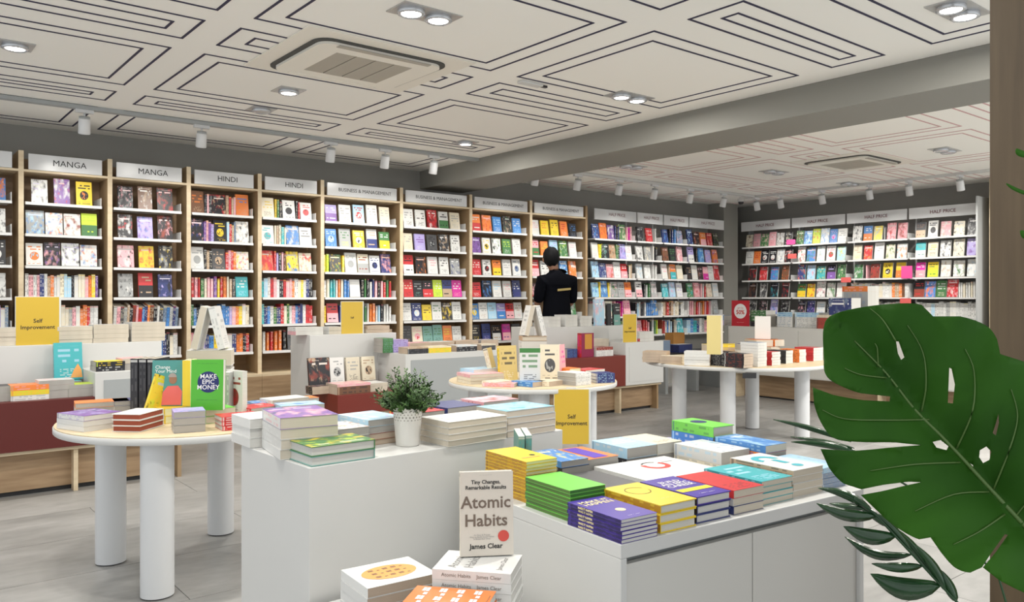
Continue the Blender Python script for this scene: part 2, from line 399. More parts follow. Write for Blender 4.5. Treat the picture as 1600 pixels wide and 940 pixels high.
# ================================================================ ceiling fittings
def cassette(label, cx, cy, s=.95):
    t = thing('air_conditioner', label, 'air conditioner', (cx, cy, HC))
    def rrect(hx, hy, r, z, seg=6):
        return [(sx * (hx - r) + r * math.cos(a), sy * (hy - r) + r * math.sin(a), z) for sx, sy, a0 in ((1, 1, 0), (-1, 1, 90), (-1, -1, 180), (1, -1, 270))
                for a in [R(a0 + 90 * k / seg) for k in range(seg + 1)]]
    def slab(o, i, z0, z1, name, mat):
        mb = MB(); n = len(o)
        vs = [(p[0], p[1], z) for ring, z in ((o, z1), (o, z0), (i, z0), (i, z1)) for p in ring]
        mb.add(vs, [(a * n + k, a * n + (k + 1) % n, (a + 1) * n + (k + 1) % n, (a + 1) * n + k) for a in range(3) for k in range(n)], 0)
        return mb.build(name, mat, t)
    h = s / 2
    pl_ = MB().box(-h - .04, h + .04, -h + .02, h - .06, -.008, -.001).build('ceiling_plate', M['acwhite'], t)
    slab(rrect(h - .07, h - .12, .1, 0), rrect(h - .1, h - .15, .08, 0), -.016, -.008, 'slot', M['acdark'])
    slab(rrect(h - .1, h - .15, .08, 0), rrect(.25, .22, .01, 0), -.03, -.008, 'fascia', M['acwhite'])
    MB().box(-.3, .3, h - .135 - .05, h - .135 - .01, -.034, -.029).build('louver', M['acwhite'], t)
    MB().box(-.3, .3, -h + .145, -h + .185, -.034, -.029).build('louver', M['acgrille'], t)
    for k in range(4):
        x = -.25 + k * .127
        MB().box(x, x + .119, -.22, .22, -.031, -.02).build('grille_panel', M['acgrille'], t)
    return t
cassette('cream ceiling cassette air conditioner with beige grille nearest the camera', 2.36, 4.42, 1.0)
cassette('white ceiling cassette air conditioner beyond the grey beam', 8.12, 4.36, .95)
def lamp(tp, loc, energy, rot=(0, 0, 0), size=.09, cone=None, parent=None):
    ld = bpy.data.lights.new('bulb', tp); ld.energy = energy; ld.color = (1, .965, .9)
    if tp == 'AREA': ld.shape = 'DISK'; ld.size = size
    if tp == 'SPOT': ld.spot_size = R(cone or 70); ld.spot_blend = .7; ld.shadow_soft_size = .04
    o = bpy.data.objects.new('bulb', ld); C.objects.link(o); o.location = loc; o.rotation_euler = rot
    if parent: o.parent = parent
    return o
plate_me = None
def downlight(label, x, y, twin=True, lit=True, rot=0, grp='recessed twin downlights', power=1):
    t = thing('downlight', label, 'downlight', (x, y, HC), rot, grp)
    mb = MB(); L = .17 if twin else .09
    mb.box(-L, L, -.09, .09, -.006, 0); mb.build('trim_plate', M['steel'], t)
    for cx in ((-.08, .08) if twin else (0,)):
        hd = MB().lathe([(.066, -.0055), (.07, -.022), (.058, -.028), (.05, -.022)], 24, cx, 0, caps=False).build('lamp_ring', M['reflector'], t)
        MB().lathe([(.05, -.022), (.0, -.0225)], 20, cx, 0, caps=False).build('lens', M['lamp'] if lit else M['reflector'], hd)
        if lit: lamp('AREA', (cx, 0, -.035), power * DOWNLIGHT_W / (1.6 if twin else 1), size=.1, parent=t)
downlight('twin square downlight left of the ceiling centre, above the cassette', 2.2, 3.42, True, True, R(0))
downlight('downlight between the cassette and the track', 2.29, 5.28, False)
downlight('unlit tilted downlight in the long narrow inlay frame', 2.36, 5.94, False, False)
downlight('downlight nearest the inner corner of wall and beam', 4.32, 6.03, False)
downlight('twin downlight beside the beam at mid ceiling', 4.24, 3.93)
downlight('twin downlight at the top right by the wooden post', 4.22, 1.72)
for k, (x, y) in enumerate(((8.05, 5.25), (8.14, 3.44), (6.5, 6.0), (9.62, 5.2))):
    downlight('twin downlight of the far room, %s' % ['left of its cassette', 'right of its cassette', 'nearest the beam', 'nearest the back wall'][k], x, y, True, False)
for k, (x, y) in enumerate(((.6, 3.4), (.6, 5.3), (2.2, 1.7), (.6, 1.7))):
    downlight('twin downlight above the left table' if k == 0 else 'twin downlight outside the view, %s' % ['', 'over the dark red island', 'over the low front table', 'over the camera'][k], x, y)
for k, (x, y) in enumerate(((6.4, 1.9), (8.1, 1.4), (9.7, 2.3), (6.6, .6), (9.7, .8))):  # extra lamps out of view behind the post, added to brighten the far room
    downlight('unseen twin downlight added to brighten the far room, %s' % ['nearest the beam', 'at the middle', 'nearest the back wall', 'front by the beam', 'front by the back wall'][k], x, y, power=2.6)
for nm, (x0, x1, y0, y1) in (('trim_3', (-1.8, 4.92, 6.63, 6.69)), ('trim_4', (5.5, 9.7, 6.63, 6.69)), ('trim_5', (9.72, 9.78, 2.2, 6.9))):
    struct(MB().box(x0, x1, y0, y1, HC - .03, HC).build(nm, M['cpanel'] if nm == 'trim_3' else M['white']))
def spot(label, p, target, grp):
    t = thing('track_spotlight', label, 'spotlight', (p.x, p.y, HC - .03), 0, grp)
    d = (Vector(target) - Vector((p.x, p.y, HC - .15)))
    yaw = math.atan2(d.y, d.x); tilt = math.atan2(math.hypot(d.x, d.y), -d.z) * .45
    MB().box(-.06, .06, -.016, .016, -.025, 0).build('adapter', M['white_metal'], t)
    MB().tube([(0, 0, -.02), (0, 0, -.075)], .007).build('arm', M['white_metal'], t)
    hd = obj('lamp_head', MB().lathe([(.036, .02), (.04, .016), (.042, -.09), (.038, -.094)], 20).mesh('lamp_head', M['white_metal']), t, (0, 0, -.085),
             Euler((0, -tilt, 0)).to_matrix().to_euler())
    hd.rotation_euler = (Matrix.Rotation(yaw, 3, 'Z') @ Matrix.Rotation(-tilt, 3, 'Y')).to_euler()
    MB().lathe([(.033, -.0945), (.0, -.095)], 16, caps=False).build('lens', M['lamp'], hd)
    MB().lathe([(.037, .016), (.037, .034), (.03, .036)], 16).build('heat_sink', M['cpanel'], hd)
    o = lamp('SPOT', (0, 0, -.2), SPOT_W, cone=95, parent=t)
    o.rotation_euler = d.to_track_quat('-Z', 'Y').to_euler()
nthw = ['leftmost', 'second from left', 'third from left', 'fourth from left', 'fifth from left', 'sixth from left', 'seventh from left']
for i, u in enumerate((132, 315, 517, 602, 678)):
    p = on_y(u, 200, 6.66)
    spot('white track spotlight over the wooden bookcases, %s' % nthw[i], p, (p.x + .1, 7.42, 1.5), 'spotlights on the near track')
for i, u in enumerate((837, 903, 968, 1023, 1079, 1131)):
    p = on_y(u, 200, 6.66)
    spot('small white spotlight beyond the beam facing left wall, %s' % nthw[i], p, (p.x + .1, 7.42, 1.5), 'spotlights over the half price wall')
for i, u in enumerate((1182, 1219, 1284, 1358, 1420, 1500)):
    p = on_x(u, 200, 9.75)
    spot('white spotlight before the back wall shelves, %s' % nthw[i], p, (10.5, p.y, 1.5), 'spotlights over the back wall')
t = thing('ceiling_sensor', 'small white sensor bar on the ceiling near the beam', 'sensor', (3.45, 4.08, HC))
MB().box(-.09, .09, -.03, .03, -.02, 0).build('housing', M['white'], t, bevel=.006); MB().box(.09, .14, -.012, .012, -.016, -.004).build('connector', M['black'], t)
t = thing('security_camera', 'tiny black dome camera in the ceiling corner', 'camera', (9.9, 7.0, HC))
MB().lathe([(.05, 0), (.05, -.03), (.04, -.045)], 16).build('mount', M['white'], t); MB().lathe([(.04, -.045), (.038, -.065), (.02, -.08)], 16).build('dome', M['black'], t)

# ================================================================ bookcases on the walls
LV = [1.958, 1.706, 1.452, 1.198, .944, .69]
LVN = ['top', 'second', 'third', 'fourth', 'fifth', 'sixth']
SPINES = {}
def nth(i, n):
    if i == 0: return 'leftmost'
    if i == n - 1: return 'rightmost'
    return ['', 'second', 'third', 'fourth', 'fifth', 'sixth', 'seventh', 'eighth', 'ninth', '10th', '11th', '12th', '13th', '14th', '15th', '16th', '17th', '18th', '19th', '20th'][min(i, 19)] + ' from left'
STY = ['plain', 'titled', 'illustrated', 'two-tone', 'emblem']
def fill_row(x0, x1, z, tokens, where, place, fh=.195, lean=0):
    """tokens: 'cs'+style = face-out book; '|cs' = spine-out books, one per letter.  place(x, depth)->(loc, rotz)"""
    toks = tokens.split(); items = []
    for tk in toks:
        if tk == '_': items.append(('gap', .11, None, None)); continue
        if tk[0] == '|': items += [('s', .016 + .011 * random.random(), ch, None) for ch in tk[1:]]
        else: items.append(('f', .118 + .016 * random.random(), tk[:-1], int(tk[-1])))
    tot = sum(i[1] for i in items); W = x1 - x0
    nf = sum(1 for i in items if i[0] == 'f')
    gap = max(0, (W - tot) / (len(items) + 1)); sc = min(1, W / tot)
    if nf == 0: sc = W / tot; gap = 0
    x = x0 + gap; k = 0; n = sum(1 for i in items if i[0] != 'gap')
    for (kind, wd, cs, st) in items:
        wd *= sc
        if kind == 'gap': x += wd + gap; continue
        h = fh * (.92 + .16 * random.random()) if kind == 'f' else fh * (.86 + .16 * random.random())
        if kind == 'f':
            loc, rz = place(x + wd / 2, .07)
            book('%s %s book facing out, %s on %s' % (CN[cs[0]], STY[st], nth(k, n), where), round(wd - .004, 3), round(h, 2), .02, cs, st, (*loc[:2], z + .0035), (R(-9), 0, rz), False, False, 'w', 'face-out books on ' + where, False)
        else:
            loc, rz = place(x + wd / 2, .13)
            t = round(wd - .0015, 3); c2 = random.choice('wkwc'); c3 = random.choice('wryk')
            book('%s spine, %s on %s' % (CN[cs], nth(k, n), where), .13, round(h, 2), t, cs + (c2 if c2 != cs else 'g') + c3, 0, (*loc[:2], z + (.001 if not lean else .004)), (0, R(-lean) if lean else 0, rz + R(90)), False, False, 'c', 'spine-out books on ' + where, False)
        x += wd + gap; k += 1
def bookcase(label, where, x0, x1, sign, rows, fh=.188, shelf_mat=None, wood_=True, place_wall='left', signmat=None, leanrow=None):
    Y0, Y1 = 7.4, 7.72
    t = thing('bookcase', label, 'bookcase', (0, 0, 0), 0, 'bookcases along the walls')
    if place_wall == 'back': t.location = (0, 0, 0)
    def P2(x0_, x1_, y0, y1, z0, z1, name, mat):
        if place_wall == 'left': return MB().box(x0_, x1_, y0, y1, z0, z1).build(name, mat, t)
        # back wall: run along -Y (left to right), depth along +X
        return MB().box(10.5 + (y0 - Y0), 10.5 + (y1 - Y0), -x1_, -x0_, z0, z1).build(name, mat, t)
    if wood_:
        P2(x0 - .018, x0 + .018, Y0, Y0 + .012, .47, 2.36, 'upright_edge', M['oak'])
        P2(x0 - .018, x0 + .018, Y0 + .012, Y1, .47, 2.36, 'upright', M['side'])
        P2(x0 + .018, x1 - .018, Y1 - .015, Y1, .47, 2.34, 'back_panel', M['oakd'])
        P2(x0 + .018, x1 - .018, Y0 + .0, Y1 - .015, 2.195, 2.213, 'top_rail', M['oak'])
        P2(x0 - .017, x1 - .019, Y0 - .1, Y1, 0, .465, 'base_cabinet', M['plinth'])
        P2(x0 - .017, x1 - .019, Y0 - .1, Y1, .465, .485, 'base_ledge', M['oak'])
    else:
        P2(x0 + .0005, x0 + .0225, Y0 + .2, Y1, .1, 2.34, 'upright', M['greyshelf'])
        P2(x0 + .0225, x1 - .001, Y1 - .02, Y1, .1, 2.34, 'back_panel', M['wallgrey'])
        P2(x0 + .001, x1 - .001, Y0, Y1, 0, .42, 'base_cabinet', M['panel'])
    sg = P2(x0 + (.05 if wood_ else .014), x1 - (.062 if wood_ else .014), Y0 - .004, Y0 + .012, 2.215 if wood_ else 2.2, 2.34, 'header_sign', M['sign'])
    fs = .05 if len(sign) > 12 else .068 if wood_ else .06
    if place_wall == 'left':
        text('lettering', sign, fs, signmat or M['ink'], sg, ((x0 + x1) / 2 + .02, Y0 - .0055, 2.278))
    else:
        text('lettering', sign, fs, signmat or M['ink'], sg, (10.5 - .0055, -(x0 + x1) / 2, 2.27), (R(90), 0, R(-90)), bold=.0006)
    for i, z in enumerate(LV):
        mb = MB(); a, b_ = (x0 + .03, x1 - .062) if wood_ else (x0 + .024, x1 - .01)
        for (X0, X1, ya, yb, za, zb) in ((a, b_, Y0 + .012, Y1 - .02, z - .012, z), (a, b_, Y0, Y0 + .012, z - .022, z), (b_ - .004, b_, Y0 + .02, Y1 - .03, z, z + .07)):
            if place_wall == 'left': mb.box(X0, X1, ya, yb, za, zb)
            else: mb.box(10.5 + ya - Y0, 10.5 + yb - Y0, -X1, -X0, za, zb)
        mb.build('shelf', M['shelf'], t)
    pl_ = (lambda x, d: ((x, Y0 + d, 0), 0)) if place_wall == 'left' else (lambda x, d: ((10.5 + d, -x, 0), R(-90)))
    for i, row in enumerate(rows):
        if row: fill_row(x0 + .036, x1 - (.078 if wood_ else .02), LV[i], row, '%s shelf, %s' % (LVN[i], where), pl_, fh, 12 if leanrow == i else 0)
    return t
BX = [.345, .99, 1.634, 2.277, 2.926, 3.563, 4.469, 5.378, 6.269, 7.192]
bookcase('oak bookcase cut by the left edge of the photograph', 'bookcase at the left edge', BX[0], BX[1], '', ['_ _ _ bo2', '_ _ _ wk2', '_ _ _ kw4', '_ _ _ wk2', '|wkrbTndkwBwkbvwnnnvws', '|nbkwrwcTvnbkwPrTvnwd'], .19)
bookcase('oak bookcase with the first full comics header sign, white spines', 'leftmost full oak bookcase', BX[1], BX[2], 'MANGA',
         ['wkv2 pwr2 yko4', 'glb2 wbo2 wRT2 LGL3', 'wol4 kPp2 wkv2 wbo2', '|wPwPnwTowwcllkwccPoyp', '|ggkkwwkwcccgPwoorww', '|wPPcwkGbwnoywwcrTk'], .19)
bookcase('oak bookcase of dark comics with a row of leaning spines', 'second full oak bookcase', BX[2], BX[3], 'MANGA',
         ['kgP2 BTw2 kRr2', 'kwr2 vpb2 kRP2', 'Pwk2 yro2 kgy2', 'gwk2 rkT3 nkv2', '|wPdgTkRPrbnoBkwdsbgns', '|rPnkwbTgkwPrbnkcw'], .2, leanrow=4)
bookcase('oak bookcase full of reddish spines behind the book tent', 'third full oak bookcase', BX[3], BX[4], 'HINDI',
         ['BoT1 |kPk krT2 |TrTP obT1', 'knP2 |pPpv kyk4 |lrTs wkT2', 'wg4 |kTk dTk4 |rPro wyr2', '|rPrGcPPpyrocTd twl1', '|GbkdkdkddbbvPoywc', '|PrPvnbywLwnookr'])
bookcase('oak bookcase with rows of mixed colour spines left of yellow-signed block', 'fourth full oak bookcase', BX[4], BX[5], 'HINDI',
         ['cyk1 |yGk wk4 |kr wrk4', 'wtg4 |cTctc bwT2 wkg1', 'roT2 |rvkPB ybk2 cro2', '|tlwrPwkrPPowcywnk', '|tnbwGnrcGwPbnnwrr', '|worook dkT1 |kBk'])
bookcase('wide oak bookcase with the purple book at top left', 'fifth full oak bookcase', BX[5], BX[6], 'BUSINESS & MANAGEMENT',
         ['vpw3 wgk1 lrw4 wgG1 cgT1', 'bln4 gGL1 ywk4 wnT3 Gyw3', '|yL dGy2 |y wg4 cgR3 wnk4 nPo2', '|wctt |wocbb ww1 |kGkwnPkP |rGr', '|y rPk3 |nwkw _ |bGwoowlkwww', '|wcTwcTwcTwPwcT'])
bookcase('wide oak bookcase with the lime book on its fourth shelf', 'sixth full oak bookcase', BX[6], BX[7], 'BUSINESS & MANAGEMENT',
         ['wgk1 wk1 rkw2 wGk3 cg1', 'cgT1 vpw1 dkg4 kTw2 wk1', 'rwk3 kBo2 wPg1 wk1 gnw2', '|w rck1 kge1 krP3 LwG1 nTk3 mwP1', 'wg1 nwl4 yko1 wGg1 kyT2 wg1', 'kdT1 cPr4 eGk1 eGk1 oyk1 wg1'])
bookcase('wide oak bookcase left of the standing person', 'seventh full oak bookcase', BX[7], BX[8], 'BUSINESS & MANAGEMENT',
         ['orw3 oPr2 blw1 kTG2 bwl1', 'pkv2 wyk4 wkG2 GLw1 wg1', 'rwP1 wkr4 oyk3 wg1 wsn4', 'rkw1 kbn2 wlg1 wPg1 nwu1', 'byl4 wgT1 lgw1 vbw3 rPk3 wTP1', 'kcy1 nkv1 kwT3 mPp3 kd1'])
bookcase('wide oak bookcase that the standing person faces', 'eighth full oak bookcase', BX[8], BX[9], 'BUSINESS & MANAGEMENT',
         ['wPc1 yor1 yk1 orw1 kbs1', 'PGr3 oyk1 lvw1 GLw2 wPg1', 'rPw3 wk1 wg1 blw2 owr2', 'kPr2 kd1 _ kg1 Gtw3', 'wk1 _ _ _ Gwe2', 'wk1 kr1 gb1 wT2 cG1'])
e = MB().box(BX[9] - .018, BX[9] + .018, 7.4, 7.72, 0, 2.36).build('bookcase_end_panel', M['side']); tag(e, 'oak end panel closing the row of oak bookcases', 'panel')
HX = [7.32, 8.13, 8.67, 9.22, 10.05]
hp = [['nbw2 oor2 pwg2 |nkn GcT2 |PmP', 'wcP1 |yLk keg2 TBo2 |GGk vpb2 wPr1', 'lgb2 nsw2 PrT2 wg1 rPw3 |kcT', 'lbt2 |y bls2 |yc gGP2 gd1 oPr3', '|wPtGw ctw2 |PPrm Pmw1', '|kwnGr krw2 |kGLPr'],
      ['kgd2 rwP1 |w', 'wkg2 gck2 |wk', 'wls2 wg2 |ww', 'wPk3 |kwG gwP2', '|klwkdwbbb byb2', 'Prk2 |rrPkwGL'],
      ['nbk2 |knb sPn2', 'BkR2 kG1 PwR2', 'wPc1 |T otl3 cw1', 'tlw2 lPv2 wv1', '|wTRrBTwcckww', '|Rrwbwlkcw tlw2'],
      ['nkl2 kRT2 oPc3 rPo2 kGT2', 'vwk3 |k blt2 vPb2 opP2', 'kTB1 wc1 kBP2 Pmw3 wg1 rPk2', 'Gtw2 PrT2 |Pwr cTP2 wl1', '|wPPTrPToPrPw gwl1', '|lbtnwgPwknbv']]
for i in range(4):
    nm = 'half price bay on left wall'
    wh = ['first half price bay', 'second half price bay', 'third half price bay', 'fourth half price bay'][i]
    bookcase('white shelved half price bay against the left wall, ' + ['nearest the oak bookcases', 'second from oak', 'third from oak', 'beside the grey corner'][i], wh, HX[i], HX[i + 1], 'HALF PRICE', hp[i], .2, wood_=False, signmat=M['rink'])
BY = [-7.43, -6.57, -5.73, -4.89, -4.03]
hb = [['cBk2 PgG1 GcP2 Pwr1 wBk2 kcg2', 'wgG1 orw1 kwR4 kwr4 wgs2 kwr2', 'krB2 rPB2 btm2 BRo2', 'kBR2 dwk2 ktn2 kRr2', 'kgw2 kgP2 vbw2 kgw2', ''],
      ['GBc2 blw2 LoB2 wbl2 bvm4 wgs1', 'wrG2 bGo2 wgt2 wrG4 lLy2', 'not2 lPn2 tGy2 kpv3 Gkc2', 'Gyo3 yro2 wPk2 wGT2 wwP2', 'kPn2 npv2 wlb1 kgl2 wg1', ''],
      ['wkg2 bow3 ygL2 |g PrR2 PRr2', 'cTy1 roP2 wg1 cGT2 wot2', 'Gwe2 |P Rrk2 ykc4 yoT3', '|wcwwcwwgwcwww |oToBw', '|wwwwlwwwwgwwwwwwwww', ''],
      ['kTB3 wk4 PwT2 cwk2 kgw2', 'twe3 cyk1 wk2 cgk2 vpw2', 'mPw3 yLG3 wTc2 wGT2 wgl2', 'kRr3 bov2 Gwc1 rwP2 |wwcwwcwwc', '|wwgwwlwwwgwwwwwwwww', '']]
for i in range(4):
    wh = ['leftmost back wall bay', 'second back wall bay', 'third back wall bay', 'rightmost back wall bay'][i]
    bookcase('white shelved half price bay on the back wall, ' + ['beside the corner', 'second from the corner', 'third from the corner', 'nearest the wooden post'][i], wh, BY[i], BY[i + 1], 'HALF PRICE', hb[i], .2, wood_=False, place_wall='back', signmat=M['rink'])
e = MB().box(10.3, 10.75, 3.98, 4.0, 0, 2.4).build('shelf_end_post', M['greyshelf']); tag(e, 'grey steel end post of the back wall shelves', 'post')
e = MB().box(10.4, 10.85, 3.86, 3.89, 0, 2.6).build('oak_batten', M['oak']); tag(e, 'slim light oak batten at right end of back wall', 'batten')
for k, (u, v, cl) in enumerate(((1236, 378, 'pink'), (1238, 400, 'coral'), (1322, 437, 'coral'), (1417, 425, 'pink'), (1415, 470, 'coral'))):
    p = on_x(u, v, 10.49); hh = .16 if k == 3 else .07
    mb = MB().box(-.003, .003, -.07, .07, -hh / 2, hh / 2); o = mb.build('price_card', M[cl]); o.location = (10.487, p.y, p.z)
    tag(o, '%s price card on the back wall shelf edge, %s' % (cl, ['at upper left joint', 'below the upper left joint', 'at the middle joint', 'largest at the right joint', 'lowest at the right joint'][k]), 'card', 'price cards on the back wall')

# ================================================================ display islands
def island(label, X0, X1, xc0, yf, yt, tall=(0, 0), zred=.58, redmat='red', xr0=None, pan='cpanel'):
    t = thing('display_island', label, 'display unit', (0, 0, 0), 0, 'display islands')
    xr0 = X0 if xr0 is None else xr0
    MB().box(tall[0], tall[1], yt, yt + .38, .285, .89).build('tall_block', M['white'], t, bevel=.003)
    MB().box(xr0, xc0, yf, yt, .285, zred).build('low_box', M[redmat], t, bevel=.002)
    cb = MB().box(xc0, X1, yf, yt, .285, .73).build('cabinet', M['white'], t, bevel=.003)
    MB().box(xc0 + .05, X1 - .035, yf - .004, yf + .004, .32, .68).build('door_panel', M[pan], cb)
    MB().box(X0, X1, yf + .03, yt + .38, .262, .285).build('base_board', M['oak'], t)
    x = X0 + .25
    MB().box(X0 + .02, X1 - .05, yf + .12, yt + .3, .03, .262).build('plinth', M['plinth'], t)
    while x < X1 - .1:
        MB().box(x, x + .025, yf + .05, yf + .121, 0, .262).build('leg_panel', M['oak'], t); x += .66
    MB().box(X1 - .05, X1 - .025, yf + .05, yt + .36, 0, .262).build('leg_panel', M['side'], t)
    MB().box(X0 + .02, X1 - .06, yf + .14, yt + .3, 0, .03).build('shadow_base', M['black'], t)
    return t
island('low dark red display island with tall white block at far left', -1.2, 1.7, 1.14, 5.55, 6.0, (-1.2, 1.66))
island('grey and white island with small red box behind the potted plant', 2.87, 4.6, 3.48, 5.7, 6.15, (2.85, 3.66), .44, 'redd')
island('red and white display island before the person', 5.2, 6.74, 6.15, 5.75, 6.2, (5.3, 6.7), .6, 'redd', pan='white')
# long counter at the back of the far room
t = thing('counter', 'long grey-white counter before the back wall shelves', 'counter')
MB().box(8.2, 8.75, 2.2, 5.98, .288, .85).build('body', M['panel'], t, bevel=.003)
for k in range(4): MB().box(8.195, 8.201, 2.25 + k * .93, 2.25 + k * .93 + .925, .3, .82).build('door_panel', M['panel'], t)
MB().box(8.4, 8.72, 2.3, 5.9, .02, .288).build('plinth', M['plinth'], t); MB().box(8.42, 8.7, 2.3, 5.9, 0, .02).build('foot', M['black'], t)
for y in (5.9, 4.15, 2.4): MB().box(8.26, 8.4, y - .012, y + .012, 0, .288).build('leg_panel', M['oak'], t)
# low dark bench under the left wall half price bays
t = thing('bench', 'low dark display bench before the half price wall', 'bench')
MB().box(7.7, 9.0, 6.55, 7.0, .44, .5).build('bench_top', M['black'], t)
for x in (7.75, 8.35, 8.9): MB().box(x, x + .05, 6.58, 6.97, 0, .44).build('leg', M['cpanel'], t)

# round tables
def round_table(label, cx, cy, r, legs, lr=.064, zt=.655):
    t = thing('round_table', label, 'table', (cx, cy, 0), 0, 'round tables')
    MB().lathe([(r - .004, zt - .032), (r, zt - .028), (r, zt - .006), (r - .003, zt - .004)], 72).build('table_rim', M['white'], t)
    MB().lathe([(r - .004, zt - .0041), (r - .004, zt)], 72).build('table_top', M['top'], t)
    for x, y in legs:
        lg = MB().lathe([(lr, .006), (lr, zt - .032)], 32).build('leg', M['white_metal'], t, (x - cx, y - cy, 0))
        MB().lathe([(lr - .008, 0), (lr - .008, .006)], 24).build('foot_pad', M['black'], lg)
    return t
def camxy(x, d): p = RT * x + FW * d; return p.x, p.y
TA = camxy(-1.456, 3.68); TD = camxy(.136, 5.35); TF = camxy(1.94, 7.0)
offs = [(.029, -.43), (-.362, -.02), (-.028, .435), (.363, .025)]
round_table('round white table at left with the bright green book standing', *TA, .555, [camxy(-1.456 + a, 3.68 + b) for a, b in offs])
round_table('round white table with yellow sign hanging from its edge', *TD, .555, [camxy(.136 + a, 5.35 + b) for a, b in offs])
round_table('large round white table in the far room, left of the monstera', *TF, .77, [camxy(1.45, 7.0), camxy(1.75, 6.55), camxy(2.2, 7.4), camxy(2.46, 6.85)], .062)

# front counter and low table
t = thing('counter', 'tall white counter carrying the potted plant in the foreground', 'counter', (.981, 2.123, 0), R(2.2))
MB().box(0, 1.0, 0, .47, 0, .72).build('body', M['white'], t, bevel=.002)
t = thing('low_display_table', 'white low table stacked with colourful books in the foreground', 'table', (1.41, 1.334, 0), R(-4.5))
mb = MB(); mb.box(0, 1.0, 0, .74, .575, .61); mb.box(0, .02, 0, .74, 0, .575); mb.box(.98, 1.0, 0, .74, 0, .575); mb.box(.02, .98, .72, .74, 0, .575)
mb.build('carcass', M['white'], t, bevel=.002)
MB().box(.022, .49, .012, .03, .03, .555).build('door', M['panel'], t); MB().box(.494, .978, .012, .03, .03, .555).build('door', M['panel'], t)
MB().box(.02, .98, .04, .06, 0, .574).build('inner_rail', M['cpanel'], t)
t = thing('display_plinth', 'low white plinth in the niche between counter and low table', 'plinth')
MB().box(.9, 1.38, 1.28, 2.1, 0, .34).build('block', M['white'], t)

# wooden post in the foreground at right
o = MB().box(-.0, .5, -.55, 0, 0, HC).build('wooden_post', M['pillar']); o.location = (2.075, .775, 0); tag(o, 'brown wooden post at the right edge of the photograph', 'post')

# ================================================================ books on the front low table
cs_, sn_ = math.cos(R(-4.5)), math.sin(R(-4.5))
def ft(s, t): return Vector((1.41 + s * cs_ - t * sn_, 1.334 + s * sn_ + t * cs_))
def fstack(where, s, t, a, b, specs, rot=0, z=.61, spine='L'): return stack(where, ft(s, t), R(-4.5 + rot), a, b, z, specs, None, spine)
zt = lambda specs: sum(x[2] + .0006 for x in specs)
sp = same(6, 'uuuK', 0, .0092, 'w', noun='violet paperback'); res = fstack('the front corner stack', .004, .004, .12, .205, sp)
tb = res[-1]; z = .0092 + .0006
text('title', 'MAKE IT\nHAPPEN', .026, M['creamink'], tb, (0, .058, z), (0, 0, 0), bold=.0003)
disc('light_bulb_print', .014, M['creamink'], tb, (.004, -.03, z)); text('author_line', '— · —', .014, M['whiteink'], tb, (0, -.082, z), (0, 0, 0))
for r_ in res: text('spine_title', 'MAKE IT HAPPEN', .0075, M['creamink'], r_, (-.0606, .03, .0046), (R(90), 0, R(-90)), bold=.0003)
fstack('the stack left of the violet paperbacks', .022, .222, .125, .2, same(8, 'aOGO', 0, .0097, 'G', noun='green paperback'))
sp = same(12, 'yBBA', 0, .0092, 'y', noun='amber paperback')
res = fstack('the tall yellow stack by the counter', .04, .448, .112, .215, sp)
rect('title_patch', -.035, .03, -.06, -.05, M['orangeink'], res[-1], .0098); disc('ornament', .009, M['ink'], res[-1], (.02, -.03, .0098))
res = fstack('the yellow stack right of the violet books', .142, .012, .13, .22, same(3, 'yyyA', 0, .023, 'w', True, 'yellow hardback'))
disc('ring_print', .036, M['ink'], res[-1], (-.005, .035, .0236), hole=.034, a0=.5, a1=6.2); text('title', '~ ~ ~', .02, M['creamink'], res[-1], (.01, -.06, .0236), (0, 0, 0))
res = fstack('the navy stack beside the yellow hardbacks', .285, .02, .13, .215, same(3, 'nnnk', 0, .0225, 'w', True, 'navy hardback'))
colours(res[-1].children[0], 'uuuk')
text('title', 'BUILD\nAN EPIC\nCAREER', .028, M['whiteink'], res[-1], (0, .035, .0232), (0, 0, 0), bold=.0002)
rect('yellow_band', -.06, .06, -.052, -.024, M['yellowink'], res[-1], .0232); text('author_line', '· — · — ·', .016, M['whiteink'], res[-1], (0, -.082, .0232), (0, 0, 0), bold=.0004)
fstack('the stack right of the navy hardbacks', .432, .025, .125, .215, [('nwn', 0, .022, 'c', False, 'dark blue paperback'), ('wgg', 0, .02, 'c', False, 'white paperback'), ('rrk', 1, .022, 'c', False, 'red paperback')])
res = fstack('the turquoise stack at the front edge', .572, .045, .14, .215, same(4, 'tllE', 1, .0165, 'c', False, 'turquoise paperback'))
res = fstack('the white stack near the table end', .722, .05, .145, .235, same(4, 'wkkT', 0, .0195, 'c', False, 'white paperback'))
for a0, a1, r_, h_, x_, y_ in ((-.2, 3.6, .048, .024, 0, .035), (0, 6.283, .018, 0, .012, -.07)):
    disc('question_mark_print', r_, M['tealink'], res[-1], (x_, y_, .0202), hole=h_, a0=a0, a1=a1)
rect('question_mark_print', .0, .024, -.035, .02, M['tealink'], res[-1], .0202)
fstack('the slate stack at the right end', .875, .06, .12, .2, [('sgw', 0, .016, 'g', False, 'slate blue paperback')] * 3 + [('lws', 1, .016, 'g', False, 'pale blue paperback')], 0, .61, 'F')
fstack('the grey stack behind the yellow hardbacks', .16, .275, .19, .24, [('dgk', 0, .022, 'g', False, 'charcoal cloth book'), ('dgd', 0, .022, 'g', False, 'charcoal cloth book')])
res = fstack('beside the charcoal books', .37, .285, .31, .25, [('www', 0, .05, 'g', False, 'large white book with red ring on it')])
disc('ring_print', .05, M['redink'], res[0], (.02, .03, .0507), hole=.032, a0=-3.6, a1=.6); disc('ring_print', .046, M['ink'], res[0], (.02, .03, .0508), hole=.04, a0=.9, a1=2.4)
